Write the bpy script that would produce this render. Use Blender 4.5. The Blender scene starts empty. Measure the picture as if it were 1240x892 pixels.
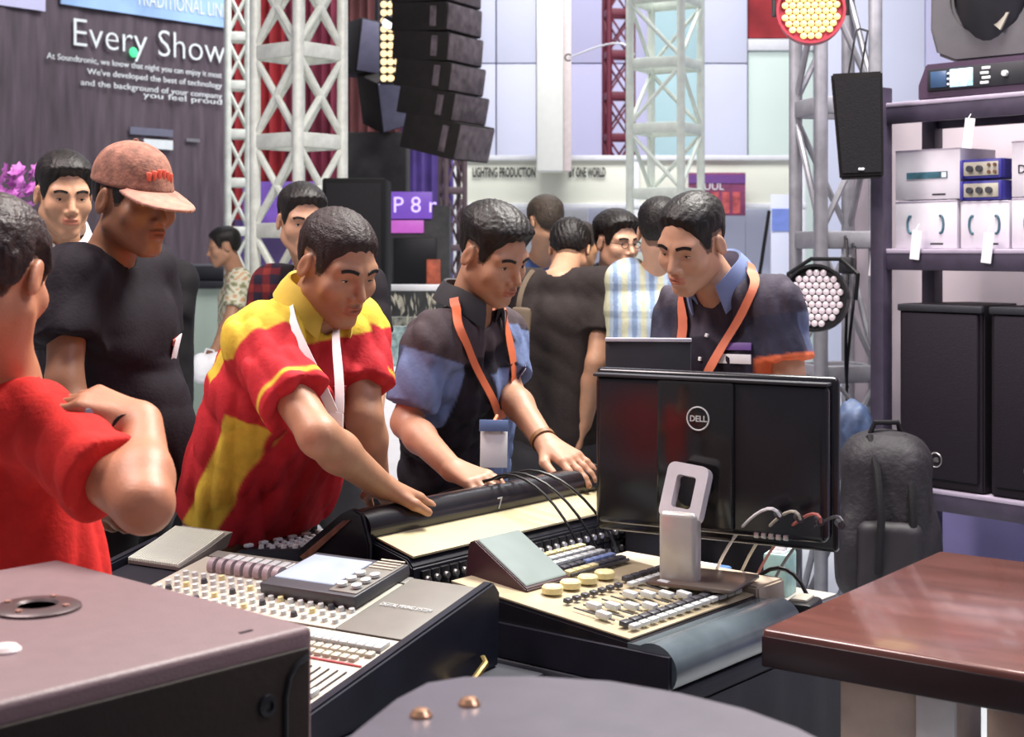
import bpy, bmesh, math, random
import numpy as np
from mathutils import Vector, Matrix
from mathutils.bvhtree import BVHTree
random.seed(7); np.random.seed(7)
scn = bpy.context.scene
C = scn.collection
# ------------------------------------------------------------------ camera
HC, FP = 1.5, 1800.0            # lens height in metres, focal length in pixels of a 1240 wide frame
cam = bpy.data.cameras.new('camera'); camo = bpy.data.objects.new('camera', cam); C.objects.link(camo)
camo.location = (0, 0, HC); camo.rotation_euler = (math.pi/2, 0, 0)
cam.sensor_width = 36; cam.lens = FP/1240*36; cam.shift_y = -(446-300)/1240
cam.dof.use_dof = True; cam.dof.focus_distance = 3.0; cam.dof.aperture_fstop = 9.0
cam.clip_end = 100
scn.camera = camo
# ------------------------------------------------------------------ light
w = bpy.data.worlds.new('world'); scn.world = w; w.use_nodes = True
bg = w.node_tree.nodes['Background']; bg.inputs[0].default_value = (.84, .84, 1.0, 1); bg.inputs[1].default_value = .22
def area(name, loc, size, power, col, target=(0, 3, 1)):
    l = bpy.data.lights.new(name, 'AREA'); l.shape = 'RECTANGLE'; l.size, l.size_y = size; l.energy = power; l.color = col
    o = bpy.data.objects.new(name, l); C.objects.link(o); o.location = loc
    o.rotation_euler = (Vector(target)-Vector(loc)).to_track_quat('-Z', 'Y').to_euler()
    return o
area('hall_and_fill_lamp', (1.2, 4.2, 5.2), (1.6, 1.6), 480, (1, .96, .9), (.0, 2.9, .9))
area('hall_and_fill_lamp', (-2.0, 2.9, 4.4), (1.4, 1.4), 170, (1, .87, .85), (-.5, 3.0, 1.0))
area('hall_and_fill_lamp', (2.6, 1.2, 4.4), (1.2, 1.2), 60, (.86, .8, 1), (1.6, 4.6, 1.0))
area('hall_and_fill_lamp', (.5, 11.2, 6.5), (6, 2), 430, (.97, .98, 1), (.8, 14, 1.5))
area('hall_and_fill_lamp', (.8, 15.6, 7.5), (6, 1.5), 170, (.97, .97, 1), (.8, 18, 2.5))  # fill lamp added only to brighten the back wall
scn.view_settings.view_transform = 'Standard'; scn.view_settings.look = 'None'
scn.view_settings.exposure = .25; scn.view_settings.gamma = 1.0; scn.view_settings.use_curve_mapping = False
# ------------------------------------------------------------------ helpers
def P(x, y, d):
    return np.array([(x-620)*d/FP, d, HC-(y-300)*d/FP])
def tag(o, label=None, cat=None, group=None, kind=None):
    if label: o['label'] = label
    if cat: o['category'] = cat
    if group: o['group'] = group
    if kind: o['kind'] = kind
    return o
def empty(name, loc=(0, 0, 0), rz=0, **k):
    o = bpy.data.objects.new(name, None); C.objects.link(o); o.location = loc; o.rotation_euler = (0, 0, rz)
    o.empty_display_size = .05
    return tag(o, **k)
MATS = {}
def mat(name, col, rough=.55, metal=0, var=.08, scale=18, bump=0, emit=None, es=1.0, spec=.5, attr=False, bscale=None, coat=0, alpha=1, stretch=None, sss=0):
    if name in MATS: return MATS[name]
    m = bpy.data.materials.new(name); m.use_nodes = True; MATS[name] = m
    nt = m.node_tree; b = nt.nodes['Principled BSDF']; N = nt.nodes.new; L = nt.links.new
    b.inputs['Roughness'].default_value = rough; b.inputs['Metallic'].default_value = metal
    b.inputs['Specular IOR Level'].default_value = spec
    if coat: b.inputs['Coat Weight'].default_value = coat; b.inputs['Coat Roughness'].default_value = .08
    if sss: b.inputs['Subsurface Weight'].default_value = sss; b.inputs['Subsurface Radius'].default_value = (.012, .004, .002); b.inputs['Subsurface Scale'].default_value = 1
    tc = N('ShaderNodeTexCoord'); mp = N('ShaderNodeMapping'); L(tc.outputs['Object'], mp.inputs[0])
    if stretch: mp.inputs['Scale'].default_value = stretch
    n = N('ShaderNodeTexNoise'); n.inputs['Scale'].default_value = scale; n.inputs['Detail'].default_value = 4; L(mp.outputs[0], n.inputs['Vector'])
    mr = N('ShaderNodeMapRange'); mr.inputs['To Min'].default_value = 1-var; mr.inputs['To Max'].default_value = 1+var
    mr.inputs['From Min'].default_value = .3; mr.inputs['From Max'].default_value = .7; L(n.outputs['Fac'], mr.inputs['Value'])
    mx = N('ShaderNodeVectorMath'); mx.operation = 'SCALE'; L(mr.outputs[0], mx.inputs['Scale'])
    if attr:
        a = N('ShaderNodeAttribute'); a.attribute_name = 'Col'; L(a.outputs['Color'], mx.inputs[0])
    else:
        mx.inputs[0].default_value = col[:3]
    L(mx.outputs[0], b.inputs['Base Color'])
    if bump:
        n2 = N('ShaderNodeTexNoise'); n2.inputs['Scale'].default_value = bscale or scale*3; n2.inputs['Detail'].default_value = 3; L(mp.outputs[0], n2.inputs['Vector'])
        bp = N('ShaderNodeBump'); bp.inputs['Strength'].default_value = bump; bp.inputs['Distance'].default_value = .01
        L(n2.outputs['Fac'], bp.inputs['Height']); L(bp.outputs[0], b.inputs['Normal'])
    if emit is not None:
        b.inputs['Emission Color'].default_value = (*emit, 1); b.inputs['Emission Strength'].default_value = es
    if alpha < 1: b.inputs['Alpha'].default_value = alpha
    return m
def rot3(rx=0, ry=0, rz=0):
    return Matrix.Rotation(rz, 4, 'Z') @ Matrix.Rotation(ry, 4, 'Y') @ Matrix.Rotation(rx, 4, 'X')
_RB = {}
def _rbox(d, b, seg):
    k = (tuple(round(x, 5) for x in d), round(b, 5), seg)
    if k in _RB: return _RB[k]
    bm = bmesh.new(); bmesh.ops.create_cube(bm, size=1)
    for v in bm.verts: v.co = Vector((v.co.x*d[0], v.co.y*d[1], v.co.z*d[2]))
    bmesh.ops.bevel(bm, geom=bm.edges[:], offset=b, segments=seg, affect='EDGES', profile=.5)
    bm.verts.index_update()
    r = ([v.co.copy() for v in bm.verts], [tuple(v.index for v in f.verts) for f in bm.faces]); bm.free(); _RB[k] = r
    return r
class MB:
    def __init__(s): s.v = []; s.f = []
    def add(s, vs, fs, M=None):
        o = len(s.v)
        s.v += [tuple(M @ Vector(v)) if M is not None else tuple(v) for v in vs]
        s.f += [tuple(i+o for i in f) for f in fs]; return s
    def box(s, c, d, b=0, M=None, seg=2):
        T = Matrix.Translation(Vector(c))
        if M is not None: T = T @ M
        if b: vs, fs = _rbox(d, min(b, min(d)*.49), seg)
        else:
            h = [x/2 for x in d]
            vs = [(sx*h[0], sy*h[1], sz*h[2]) for sx in (-1, 1) for sy in (-1, 1) for sz in (-1, 1)]
            fs = [(0, 1, 3, 2), (4, 6, 7, 5), (0, 4, 5, 1), (2, 3, 7, 6), (0, 2, 6, 4), (1, 5, 7, 3)]
        return s.add(vs, fs, T)
    def cyl(s, a, b, r0, r1=None, n=14, caps=True):
        a, b = Vector(a), Vector(b); r1 = r0 if r1 is None else r1
        q = (b-a).to_track_quat('Z', 'Y').to_matrix(); h = (b-a).length
        vs = []; 
        for i in range(n):
            t = 2*math.pi*i/n; e = Vector((math.cos(t), math.sin(t), 0))
            vs.append(a+q@(e*r0)); vs.append(a+q@(e*r1+Vector((0, 0, h))))
        fs = [(2*i, 2*((i+1) % n), 2*((i+1) % n)+1, 2*i+1) for i in range(n)]
        if caps: fs += [tuple(2*i for i in range(n-1, -1, -1)), tuple(2*i+1 for i in range(n))]
        return s.add(vs, fs)
    def tube(s, pts, r, n=8, closed=False):
        pts = [Vector(p) for p in pts]; m = len(pts); rs = r if isinstance(r, (list, tuple)) else [r]*m
        vs = []; up = None
        for i, p in enumerate(pts):
            t = (pts[(i+1) % m]-pts[i-1]) if closed else (pts[min(i+1, m-1)]-pts[max(i-1, 0)])
            t.normalize()
            if up is None: up = Vector((0, 0, 1)) if abs(t.z) < .9 else Vector((1, 0, 0))
            e = t.cross(up); e.normalize(); up = e.cross(t); up.normalize()
            for k in range(n):
                a = 2*math.pi*k/n; vs.append(p+(e*math.cos(a)+up*math.sin(a))*rs[i])
        fs = []
        for i in range(m if closed else m-1):
            j = (i+1) % m
            for k in range(n): fs.append((i*n+k, i*n+(k+1) % n, j*n+(k+1) % n, j*n+k))
        if not closed: fs += [tuple(range(n-1, -1, -1)), tuple((m-1)*n+k for k in range(n))]
        return s.add(vs, fs)
    def lathe(s, prof, n=24, M=None):
        vs = []; m = len(prof)
        for i in range(n):
            t = 2*math.pi*i/n
            for r, z in prof: vs.append((r*math.cos(t), r*math.sin(t), z))
        fs = [(i*m+k, ((i+1) % n)*m+k, ((i+1) % n)*m+k+1, i*m+k+1) for i in range(n) for k in range(m-1)]
        if prof[0][0] > 1e-6: fs.append(tuple(i*m for i in range(n-1, -1, -1)))
        if prof[-1][0] > 1e-6: fs.append(tuple(i*m+m-1 for i in range(n)))
        return s.add(vs, fs, M)
    def prism(s, poly, z0, z1, M=None):
        n = len(poly); vs = [(x, y, z0) for x, y in poly]+[(x, y, z1) for x, y in poly]
        fs = [tuple(range(n-1, -1, -1)), tuple(range(n, 2*n))]+[(i, (i+1) % n, n+(i+1) % n, n+i) for i in range(n)]
        return s.add(vs, fs, M)
    def build(s, name, m, parent=None, loc=None, smooth=35, bevel=0, **k):
        me = bpy.data.meshes.new(name); me.from_pydata(s.v, [], s.f)
        bm = bmesh.new(); bm.from_mesh(me); bmesh.ops.recalc_face_normals(bm, faces=bm.faces[:])
        if bevel:
            es = [e for e in bm.edges if len(e.link_faces) == 2 and e.calc_face_angle(0) > .6]
            bmesh.ops.bevel(bm, geom=es, offset=bevel, segments=2, affect='EDGES', clamp_overlap=True)
        bm.to_mesh(me); bm.free()
        if smooth:
            me.shade_smooth()
            try: me.set_sharp_from_angle(angle=math.radians(smooth))
            except Exception: pass
        me.materials.append(m)
        o = bpy.data.objects.new(name, me); C.objects.link(o); o.parent = parent
        if loc is not None: o.location = loc
        return tag(o, **k)
def inst(o, loc, rot=None, parent='same', **k):
    c = o.copy(); C.objects.link(c); c.location = loc
    if rot is not None: c.rotation_euler = rot
    if parent != 'same': c.parent = parent
    return tag(c, **k)
FONT_CACHE = {}
def text_mesh(name, txt, size, m, parent=None, loc=(0, 0, 0), rot=(0, 0, 0), depth=.001, align='LEFT', sx=1.0, bold=0, **k):
    cu = bpy.data.curves.new('t', 'FONT'); cu.body = txt; cu.size = size; cu.extrude = depth; cu.align_x = align; cu.offset = bold
    cu.resolution_u = 3
    t = bpy.data.objects.new('t', cu); C.objects.link(t)
    dg = bpy.context.evaluated_depsgraph_get(); me = bpy.data.meshes.new_from_object(t.evaluated_get(dg))
    bpy.data.objects.remove(t); bpy.data.curves.remove(cu)
    me.name = name; me.materials.clear(); me.materials.append(m)
    o = bpy.data.objects.new(name, me); C.objects.link(o); o.parent = parent; o.location = loc; o.rotation_euler = rot; o.scale = (sx, 1, 1)
    return tag(o, **k)
def bez(a, b, c, d, n=12):
    a, b, c, d = map(Vector, (a, b, c, d)); r = []
    for i in range(n+1):
        t = i/n; r.append(a*(1-t)**3+b*3*t*(1-t)**2+c*3*t*t*(1-t)+d*t**3)
    return r
# ------------------------------------------------------------------ materials
m_black = mat('black_plastic', (.010, .010, .012), .4, spec=.3)
m_blackm = mat('black_matte', (.012, .011, .013), .75, bump=.15, scale=60, spec=.2)
m_char = mat('charcoal', (.028, .028, .034), .5, spec=.3)
m_white = mat('white_paint', (.78, .78, .8), .5, var=.04)
m_truss = mat('truss_white', (.78, .8, .72), .42, metal=.1, var=.12)
m_grey = mat('truss_grey', (.36, .36, .4), .45, metal=.35, var=.15)
m_steel = mat('brushed_steel', (.55, .54, .53), .32, metal=.9)
m_redst = mat('red_steel', (.16, .02, .04), .5)
m_screen = mat('screen_glow', (.15, .17, .22), .2, emit=(.62, .68, .84), es=.7, var=.2, scale=20)
# ------------------------------------------------------------------ the hall
m_floor = mat('hall_floor', (.5, .53, .55), .22, var=.1, scale=1.5, spec=.6)
MB().box((0, 12, -.05), (36, 34, .1)).build('floor', m_floor, kind='structure', label='pale grey polished hall floor')
def rect(x0, x1, y0, y1, d, th=.05):
    a = P(x0, y1, d); b = P(x1, y0, d)
    return ((a[0]+b[0])/2, d+th/2, (a[2]+b[2])/2), (abs(b[0]-a[0]), th, abs(b[2]-a[2]))
m_lav = mat('wall_lavender', (.72, .74, .88), .7, var=.03, scale=1)
m_lav2 = mat('wall_violet', (.60, .58, .80), .7, var=.04, scale=1)
m_mint = mat('wall_mint', (.70, .82, .74), .7, var=.04, scale=1)
m_teal = mat('wall_aqua', (.5, .72, .74), .7, var=.04, scale=1)
m_cream = mat('cream_paint', (.83, .83, .70), .55, var=.03, scale=2)
m_redwall = mat('red_cloth', (.36, .028, .035), .8, var=.3, scale=3)
wb = empty('wall_back', (0, 18.2, 0), kind='structure', label='tall pale lavender panelled wall at the back of the hall')
def wpanel(x0, x1, y0, y1, d, m, name='wall_panel', th=.06):
    c, s = rect(x0, x1, y0, y1, d, th); MB().box((c[0], c[1]-18.2, c[2]), s, b=.008).build(name, m, wb)
for (x0, x1, m) in ((556, 600, m_lav), (601.5, 649, m_lav), (650, 690, m_lav2), (691.5, 740, m_lav2), (741.5, 790, m_lav2), (791, 850, m_teal), (851.5, 905, m_lav)):
    wpanel(x0, x1, -260, 76, 18, m); wpanel(x0, x1, 77.5, 445, 18, m)
wpanel(906, 985, 62, 445, 18.05, m_mint); wpanel(986, 1120, -60, 445, 18.05, m_lav)
wpanel(906, 985, -260, 46, 18.05, m_redwall); wpanel(986, 1120, -260, -62, 18.05, m_redwall); wpanel(906, 985, 47, 61, 18.0, m_white)
wpanel(1121, 1420, -260, 445, 18.05, m_lav2); 
MB().box((0, .16, 4), (20, .06, 8)).build('backing_panel', m_lav2, wb)
MB().box((-10, 9, 4), (.1, 19, 8)).build('wall_left', mat('hall_wall', (.55, .53, .6), .8, var=.05, scale=1), kind='structure', label='plain grey side wall of the hall')
MB().box((10, 9, 4), (.1, 19, 8)).build('wall_side', MATS['hall_wall'], kind='structure', label='plain grey far side wall of the hall')
# trusses -----------------------------------------------------------
def truss(name, base, rz, size, bay, n, m, rc, rb, label, cross=True, group=None):
    t = empty(name, base, rz, label=label, cat='truss', group=group); h = size/2; H = bay*n
    ch = None
    for sx, sy in ((-1, -1), (1, -1), (1, 1), (-1, 1)):
        if ch is None: ch = MB().cyl((0, 0, 0), (0, 0, H), rc, n=12).build('chord', m, t, loc=(sx*h, sy*h, 0))
        else: inst(ch, (sx*h, sy*h, 0))
    MB().box((0, 0, .012), (size*1.7, size*1.7, .024), b=.004).build('base_plate', m, t)
    d1 = d2 = rg = None
    for i in range(n):
        for k in range(4):
            a = k*math.pi/2; c = (math.sin(a)*h, -math.cos(a)*h, i*bay)
            if d1 is None:
                d1 = MB().cyl((-h, 0, .03), (h, 0, bay-.03), rb, n=8).build('brace', m, t, loc=c)
                d2 = MB().cyl((h, 0, .03), (-h, 0, bay-.03), rb, n=8).build('brace', m, t, loc=c)
                rg = MB().box((0, 0, 0), (size, rc*1.1, rc*2.6), b=rc*.3).build('rung', m, t, loc=c)
            else:
                if cross or (i+k) % 2: inst(d1, c, (0, 0, a))
                if cross or (i+k+1) % 2: inst(d2, c, (0, 0, a))
                inst(rg, c, (0, 0, a))
    return t
def gp(x, d): return ((x-620)*d/FP, d, 0)
truss('truss_tower', gp(362, 9.0), math.radians(52), .37, .535, 7, m_truss, .034, .021, 'thick white box truss tower beside the dark printed backdrop, nearest of the white ones')
truss('truss_tower', gp(288, 12.6), math.radians(12), .17, .41, 11, m_truss, .03, .014, 'thin white truss tower at the edge of the dark printed backdrop')
truss('truss_tower', gp(806, 11.0), math.radians(-28), .40, .475, 9, mat('truss_cream', (.8, .86, .76), .45, var=.08), .03, .016, 'pale cream truss tower in front of the lavender wall and white pillar', cross=False)
truss('truss_tower', gp(749, 16.2), math.radians(8), .26, .45, 13, m_redst, .03, .012, 'dark red truss tower far behind the pale truss')
truss('truss_tower', gp(548, 13.0), math.radians(20), .17, .5, 9, mat('truss_dark', (.12, .08, .09), .5), .022, .011, 'dark slim truss tower behind the hanging line array')
# booth with fascia ---------------------------------------------------
t = empty('booth_wall', (0, 14.3, 0), label='white exhibition booth front with lettered fascia below the pillar', cat='booth')
def bpart(name, x0, x1, y0, y1, d, m, th=.05, b=.006, par=None):
    c, s = rect(x0, x1, y0, y1, d, th); par = par or t
    return MB().box((c[0]-par.location.x, c[1]-par.location.y, c[2]-par.location.z), s, b=b).build(name, m, par)
bpart('fascia', 553, 975, 192, 248, 14.0, m_cream, .16)
bpart('fascia_rail', 551, 977, 188, 194, 13.96, m_white, .22); bpart('fascia_rail', 551, 977, 246, 252, 13.96, m_white, .22)
for x in (553, 770, 972): bpart('booth_post', x-4, x+4, 188, 492, 13.97, m_white, .07)
for i, (x0, x1) in enumerate(((558, 614), (615, 668), (669, 712), (713, 766), (775, 838), (839, 902), (903, 968))):
    bpart('booth_panel', x0, x1, 253, 490, 14.45, (m_white, m_lav)[i in (3, 5, 6)], .05)
m_ink = mat('black_ink', (.02, .02, .02), .6)
for s_, x, ln in (('LIGHTING PRODUCTION', 572, 76), ('BY ONE WORLD', 689, 44)):
    o = text_mesh('fascia_lettering', s_, .125, m_ink, t, loc=(P(x, 0, 13.98)[0], 13.978-14.3, P(0, 214, 13.98)[2]), rot=(math.pi/2, 0, 0), bold=.004)
    o.scale = (ln*13.98/FP/max(o.dimensions.x, .01), 1, 1)
pl = empty('pillar_column', (P(662, 0, 13.7)[0], 13.72, 0), kind='structure', label='white square pillar rising above the booth fascia')
c, s = rect(650, 682, -330, 207, 13.62, .3); MB().box((c[0]-pl.location.x, c[1]-13.72, c[2]), s, b=.01).build('pillar_shaft', mat('pillar_white', (.86, .86, .8), .5, var=.02), pl)
c, s = rect(682, 692, -330, 207, 13.72, .2); MB().box((c[0]-pl.location.x, c[1]-13.72, c[2]), s, b=.01).build('pillar_return', mat('pillar_pink', (.8, .68, .66), .55), pl)
pc = empty('cable_clip', tuple(P(688, 70, 13.4)), label='thin white cable strung from the pillar to the pale truss', cat='cable')
MB().tube(bez((0, 0, 0), (.2, -.6, 0), (.4, -1.5, .02), P(768, 66, 11.3)-P(688, 70, 13.4), 10), .008, 6).build('cable_run', m_white, pc)
MB().tube([(math.cos(a)*.03, -.02, math.sin(a)*.03) for a in np.linspace(.5, 5.5, 10)], .008, 6).build('cable_hook', m_ink, pc)
po = empty('wall_poster', tuple(P(868, 235, 13.85)), label='maroon and purple poster on the booth wall behind the young man', cat='poster')
MB().box((0, .0, 0), (.53, .03, .40), b=.004).build('poster_board', mat('poster_maroon', (.22, .05, .12), .5, var=.5, scale=5), po)
MB().box((.0, -.018, .14), (.53, .006, .08)).build('poster_header', mat('poster_purple', (.16, .06, .24), .5), po)
for x in (-.02, .08, .18): MB().box((x, -.018, -.08), (.07, .006, .2)).build('poster_figure', mat('poster_red', (.45, .08, .08), .6, var=.4), po)
text_mesh('poster_lettering', 'ZUUL', .1, m_white, po, (-.19, -.018, .04), (math.pi/2, 0, 0))
bn = empty('rollup_banner', gp(947, 13.3), label='pale blue roll-up banner near the grey truss', cat='banner')
MB().box((0, 0, 1.0), (.2, .02, 1.95), b=.004).build('banner_sheet', m_lav, bn); MB().box((0, -.012, 1.75), (.19, .008, .2)).build('banner_header', mat('banner_blue', (.2, .28, .7), .5), bn)
MB().box((0, 0, .03), (.3, .16, .06), b=.01).build('banner_base', m_steel, bn)
ms = empty('microphone_stand', gp(926, 10), label='thin black tilted microphone boom stand near the booth wall', cat='stand')
MB().cyl((-.06, 0, 1.15), (.03, 0, 1.75), .012, n=8).build('boom', m_black, ms); MB().cyl((-.06, 0, .02), (-.06, 0, 1.2), .012, n=8).build('pole', m_black, ms)
for a in (0, 2.1, 4.2): MB().cyl((-.06, 0, .2), (-.06+.28*math.cos(a), .28*math.sin(a), .015), .01, n=6).build('leg', m_black, ms)
# dark backdrop with lettering ---------------------------------------
ux, uy = .632, .775
BD = math.atan2(uy, ux)
br = P(277, 0, 15.0)
bk = empty('printed_backdrop', (br[0], br[1], 0), BD, label='dark creased backdrop printed with Every Show and small white lines', cat='backdrop')
L_ = 4.6
mb = MB(); nx_ = 90; vs = []; fs = []
def bkz(x, z): return .02*math.sin(x*9+1.3*math.sin(z*1.7))+.012*math.sin(x*23+z*3)+.01*math.sin(z*4+x*2)
for yy in (0, .03):
    for i in range(nx_+1):
        for j in range(13):
            x = -L_+L_*i/nx_; z = .6+4.0*j/12; vs.append((x, yy-bkz(x, z)*.6*(min(1, -x/.15)), z))
n1 = (nx_+1)*13
for q in (0, 1):
    for i in range(nx_):
        for j in range(12):
            a = q*n1+i*13+j; fs.append((a, a+13, a+14, a+1))
for j in range(12):
    for i in (0, nx_): a = i*13+j; fs.append((a, a+1, a+1+n1, a+n1))
for i in range(nx_):
    for j in (0, 12): a = i*13+j; fs.append((a, a+13, a+13+n1, a+n1))
mb.add(vs, fs).build('backdrop_cloth', mat('backdrop_dark', (.10, .072, .088), .7, var=.35, scale=4, stretch=(3, 1, .4), bump=.3, bscale=9), bk, smooth=60)
MB().cyl((.03, .05, 0), (.03, .05, 4.6), .03, n=10).build('backdrop_pole', m_char, bk)
MB().cyl((-L_, .05, 0), (-L_, .05, 4.6), .03, n=10).build('backdrop_pole', m_char, bk)
def bloc(px, py):                     # a pixel on the backdrop plane, in its own coordinates
    # ray (px,py) against the vertical plane through br along (ux,uy)
    k = (px-620)/FP; nx, ny = uy, -ux
    d = (br[0]*nx+br[1]*ny)/(k*nx+ny); X = k*d
    return ((X-br[0])*ux+(d-br[1])*uy, HC-(py-300)*d/FP)
def btext(s_, p0, p1, m, hgt, name='backdrop_lettering', bold=0):
    x0, z0 = bloc(*p0); x1, z1 = bloc(*p1)
    o = text_mesh(name, s_, hgt, m, bk, (x0, -.045, z0), (math.pi/2, 0, 0), depth=.003, bold=bold)
    dx = o.dimensions.x or 1; o.scale = ((x1-x0)/dx, 1, 1)
    return o
m_print = mat('white_print', (.8, .84, .84), .6, var=.05)
btext('Every Show', (82, 55), (266, 81), m_print, .37, bold=-.004)
btext('At Soundtronic, we know that night you can enjoy it most', (53, 71), (265, 96), m_print, .078)
btext("We've developed the best of technology", (102, 90), (265, 109), m_print, .078)
btext('and the background of your company', (94, 103), (265, 121), m_print, .078)
btext('you feel proud', (170, 118), (265, 132), m_print, .078)
x0, z0 = bloc(70, 5); x1, z1 = bloc(274, 35)
MB().box(((x0+x1)/2, -.04, (z0+z1)/2+.55), (x1-x0, .02, 1.1)).build('backdrop_header', mat('header_blue', (.34, .52, .82), .5, var=.25, scale=2), bk)
o = btext('TRADITIONAL LINE', (160, 6), (270, 20), m_print, .20); o.location.y = -.058
x0, z0 = bloc(22, 10)
MB().box((x0, -.03, z0+.3), (.5, .02, .6)).build('backdrop_patch', m_lav2, bk)
x0, z0 = bloc(230, 170)
MB().box((x0, -.045, z0), (.16, .015, .03)).build('printed_badge', m_steel, bk)
x0, z0 = bloc(188, 175); MB().box((x0, -.045, z0), (.34, .015, .09)).build('printed_badge', m_print, bk)
x0, z0 = bloc(180, 160); MB().box((x0, -.045, z0), (.5, .015, .07)).build('printed_badge', mat('print_grey', (.16, .16, .22), .6), bk)
x0, z0 = bloc(157, 64); MB().lathe([(0, -.02), (.035, -.02), (.05, 0), (.035, .02), (0, .02)], 12, Matrix.Translation((x0, -.06, z0)) @ rot3(math.pi/2)).build('green_lamp', mat('green_glow', (.05, .5, .2), .4, emit=(.1, .8, .35), es=.8), bk)
# counter, small table, foliage
ct = empty('reception_counter', gp(243, 13.3), label='pale green reception counter with dark top below the backdrop', cat='counter')
cw = 88*13.3/FP
MB().box((0, .3, .57), (cw, .6, 1.14), b=.01).build('counter_body', mat('counter_mint', (.5, .6, .50), .6, var=.05, scale=2), ct)
MB().box((0, .3, 1.17), (cw+.08, .68, .06), b=.01).build('counter_top', m_char, ct)
dk = empty('mixer_case', (*P(248, 338, 13.5)[:2], 1.262), label='dark equipment case lying on the pale green counter', cat='case')
MB().box((0, .1, .0), (.36, .3, .12), b=.02).build('case_body', m_char, dk); MB().box((0, .1, .075), (.30, .26, .03), b=.01).build('case_lid', mat('grey_plastic', (.13, .13, .15), .5), dk)
st = empty('side_pedestal', gp(207, 12.2), label='small white pedestal with pink items in front of the counter', cat='pedestal')
MB().box((0, .1, .45), (.17, .2, .9), b=.006).build('pedestal_body', m_white, st)
for i in range(4): MB().box((-.05+.035*i, .05+.02*(i % 2), .945+.01*(i % 2)), (.05, .1, .09), b=.01, M=rot3(0, 0, .3*i)).build('pink_packet', mat('pink_paper', (.62, .26, .3), .6, var=.2), st)
fl = empty('flower_bunch', gp(12, 6.4), label='bright magenta flowers on a slim stand behind the hidden man', cat='flowers')
MB().cyl((0, 0, 0), (0, 0, 1.62), .012, n=8).build('stem', m_char, fl); MB().cyl((0, 0, 0), (0, 0, .03), .14, n=20).build('stand_base', m_char, fl)
pet = MB()
for k in range(6):
    a = k*math.pi/3; e = Vector((math.cos(a), math.sin(a), .25)); q = Vector((-math.sin(a), math.cos(a), 0))
    pet.add([(0, 0, 0), e*.02+q*.012, e*.036, e*.02-q*.012], [(0, 1, 2, 3)]); pet.add([(0, 0, -.004), e*.02+q*.012-Vector((0, 0, .004)), e*.036-Vector((0, 0, .004)), e*.02-q*.012-Vector((0, 0, .004))], [(0, 1, 2, 3)])
po_ = pet.build('blossom', mat('magenta_petal', (.62, .2, .6), .6, var=.3, scale=30), fl, smooth=0, loc=(0, 0, 1.8)); 
for i in range(45):
    r = .11*random.random()**.5; a = random.random()*6.28
    inst(po_, (r*math.cos(a)*1.2, r*math.sin(a)*.7-.03, 1.68+.16*random.random()), (random.uniform(-1.6, -.4), random.uniform(-.7, .7), random.random()*3))
# stage: red drape, hanging speakers, dark stack, purple sign ----------
dr = empty('stage_drape', gp(420, 17), label='red and purple stage drape hanging behind the white truss', cat='drape')
for i, (x0, x1, m) in enumerate(((262, 345, m_redwall), (345, 420, mat('maroon_cloth', (.22, .03, .06), .8, var=.3, scale=3)), (420, 486, mat('brown_cloth', (.15, .05, .05), .8, var=.3, scale=3)), (486, 556, mat('violet_cloth', (.13, .08, .30), .8, var=.3, scale=3)))):
    mb = MB(); a = P(x0, 0, 17)[0]-dr.location.x; b = P(x1, 0, 17)[0]-dr.location.x; n = 28; vs = []
    for k in range(n+1):
        x = a+(b-a)*k/n; y = .06*math.sin(k*1.35+i); vs += [(x, y, 0), (x, y, 5.2), (x, y+.03, 0), (x, y+.03, 5.2)]
    fs = []
    for k in range(n): o = 4*k; fs += [(o, o+4, o+5, o+1), (o+2, o+3, o+7, o+6), (o+1, o+5, o+7, o+3), (o, o+2, o+6, o+4)]
    fs += [(0, 1, 3, 2), (4*n, 4*n+2, 4*n+3, 4*n+1)]
    mb.add(vs, fs).build('drape_panel', m, dr, smooth=60)
sb = empty('stage_riser', gp(420, 16.2), label='low purple lit stage riser in front of the red drape', cat='stage')
MB().box((0, 0, .9), (2.3, .9, 1.8), b=.02).build('riser_front', mat('stage_violet', (.10, .06, .2), .6, var=.4, scale=3), sb)
MB().box((-.55, -.47, 1.95), (1.0, .02, .5), b=.005).build('riser_screen', mat('violet_screen', (.15, .08, .35), .4, emit=(.18, .08, .4), es=.35, var=.4, scale=4), sb)
la = empty('line_array', tuple(P(527, 0, 10.5)), label='black curved line array of stacked speakers hanging near the lavender wall', cat='speaker')
la.rotation_euler = (0, 0, math.radians(62))
m_arr = mat('array_black', (.022, .018, .017), .65, var=.15, spec=.2); m_arrs = mat('array_side', (.13, .10, .11), .6, var=.5, scale=14)
z = .75; yy = 0; ang = 0
for i in range(9):
    ang = .02 if i < 4 else .048*(i-3); h = .2 if i < 8 else .26
    M = Matrix.Translation((0, yy, z-h/2)) @ rot3(ang)
    cab = MB().box((0, 0, 0), (.50, .44, h*.985), b=.006, M=None); cab.v = [tuple(M @ Vector(v)) for v in cab.v]
    co = cab.build('array_cabinet', m_arr, la)
    g = MB().box((0, -.225, 0), (.47, .014, h*.9), b=.004); g.v = [tuple(M @ Vector(v)) for v in g.v]; g.build('array_grille', m_arrs, co)
    for sx in (-1, 1):
        g = MB().box((sx*.252, -.12, 0), (.010, .05, h*.7), b=.003); g.v = [tuple(M @ Vector(v)) for v in g.v]; g.build('rigging_plate', m_arrs, co)
    z -= h*math.cos(ang); yy -= h*math.sin(ang)*.9
MB().cyl((0, .05, .7), (0, .05, 3.5), .02, n=8).build('hanging_chain', m_char, la)
l2 = empty('hanging_speaker', tuple(P(455, 95, 11.5)), label='grey faced speaker pair hanging between the white truss and the line array', cat='speaker')
m_gf = mat('grille_violet', (.18, .17, .26), .55, var=.1)
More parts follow.
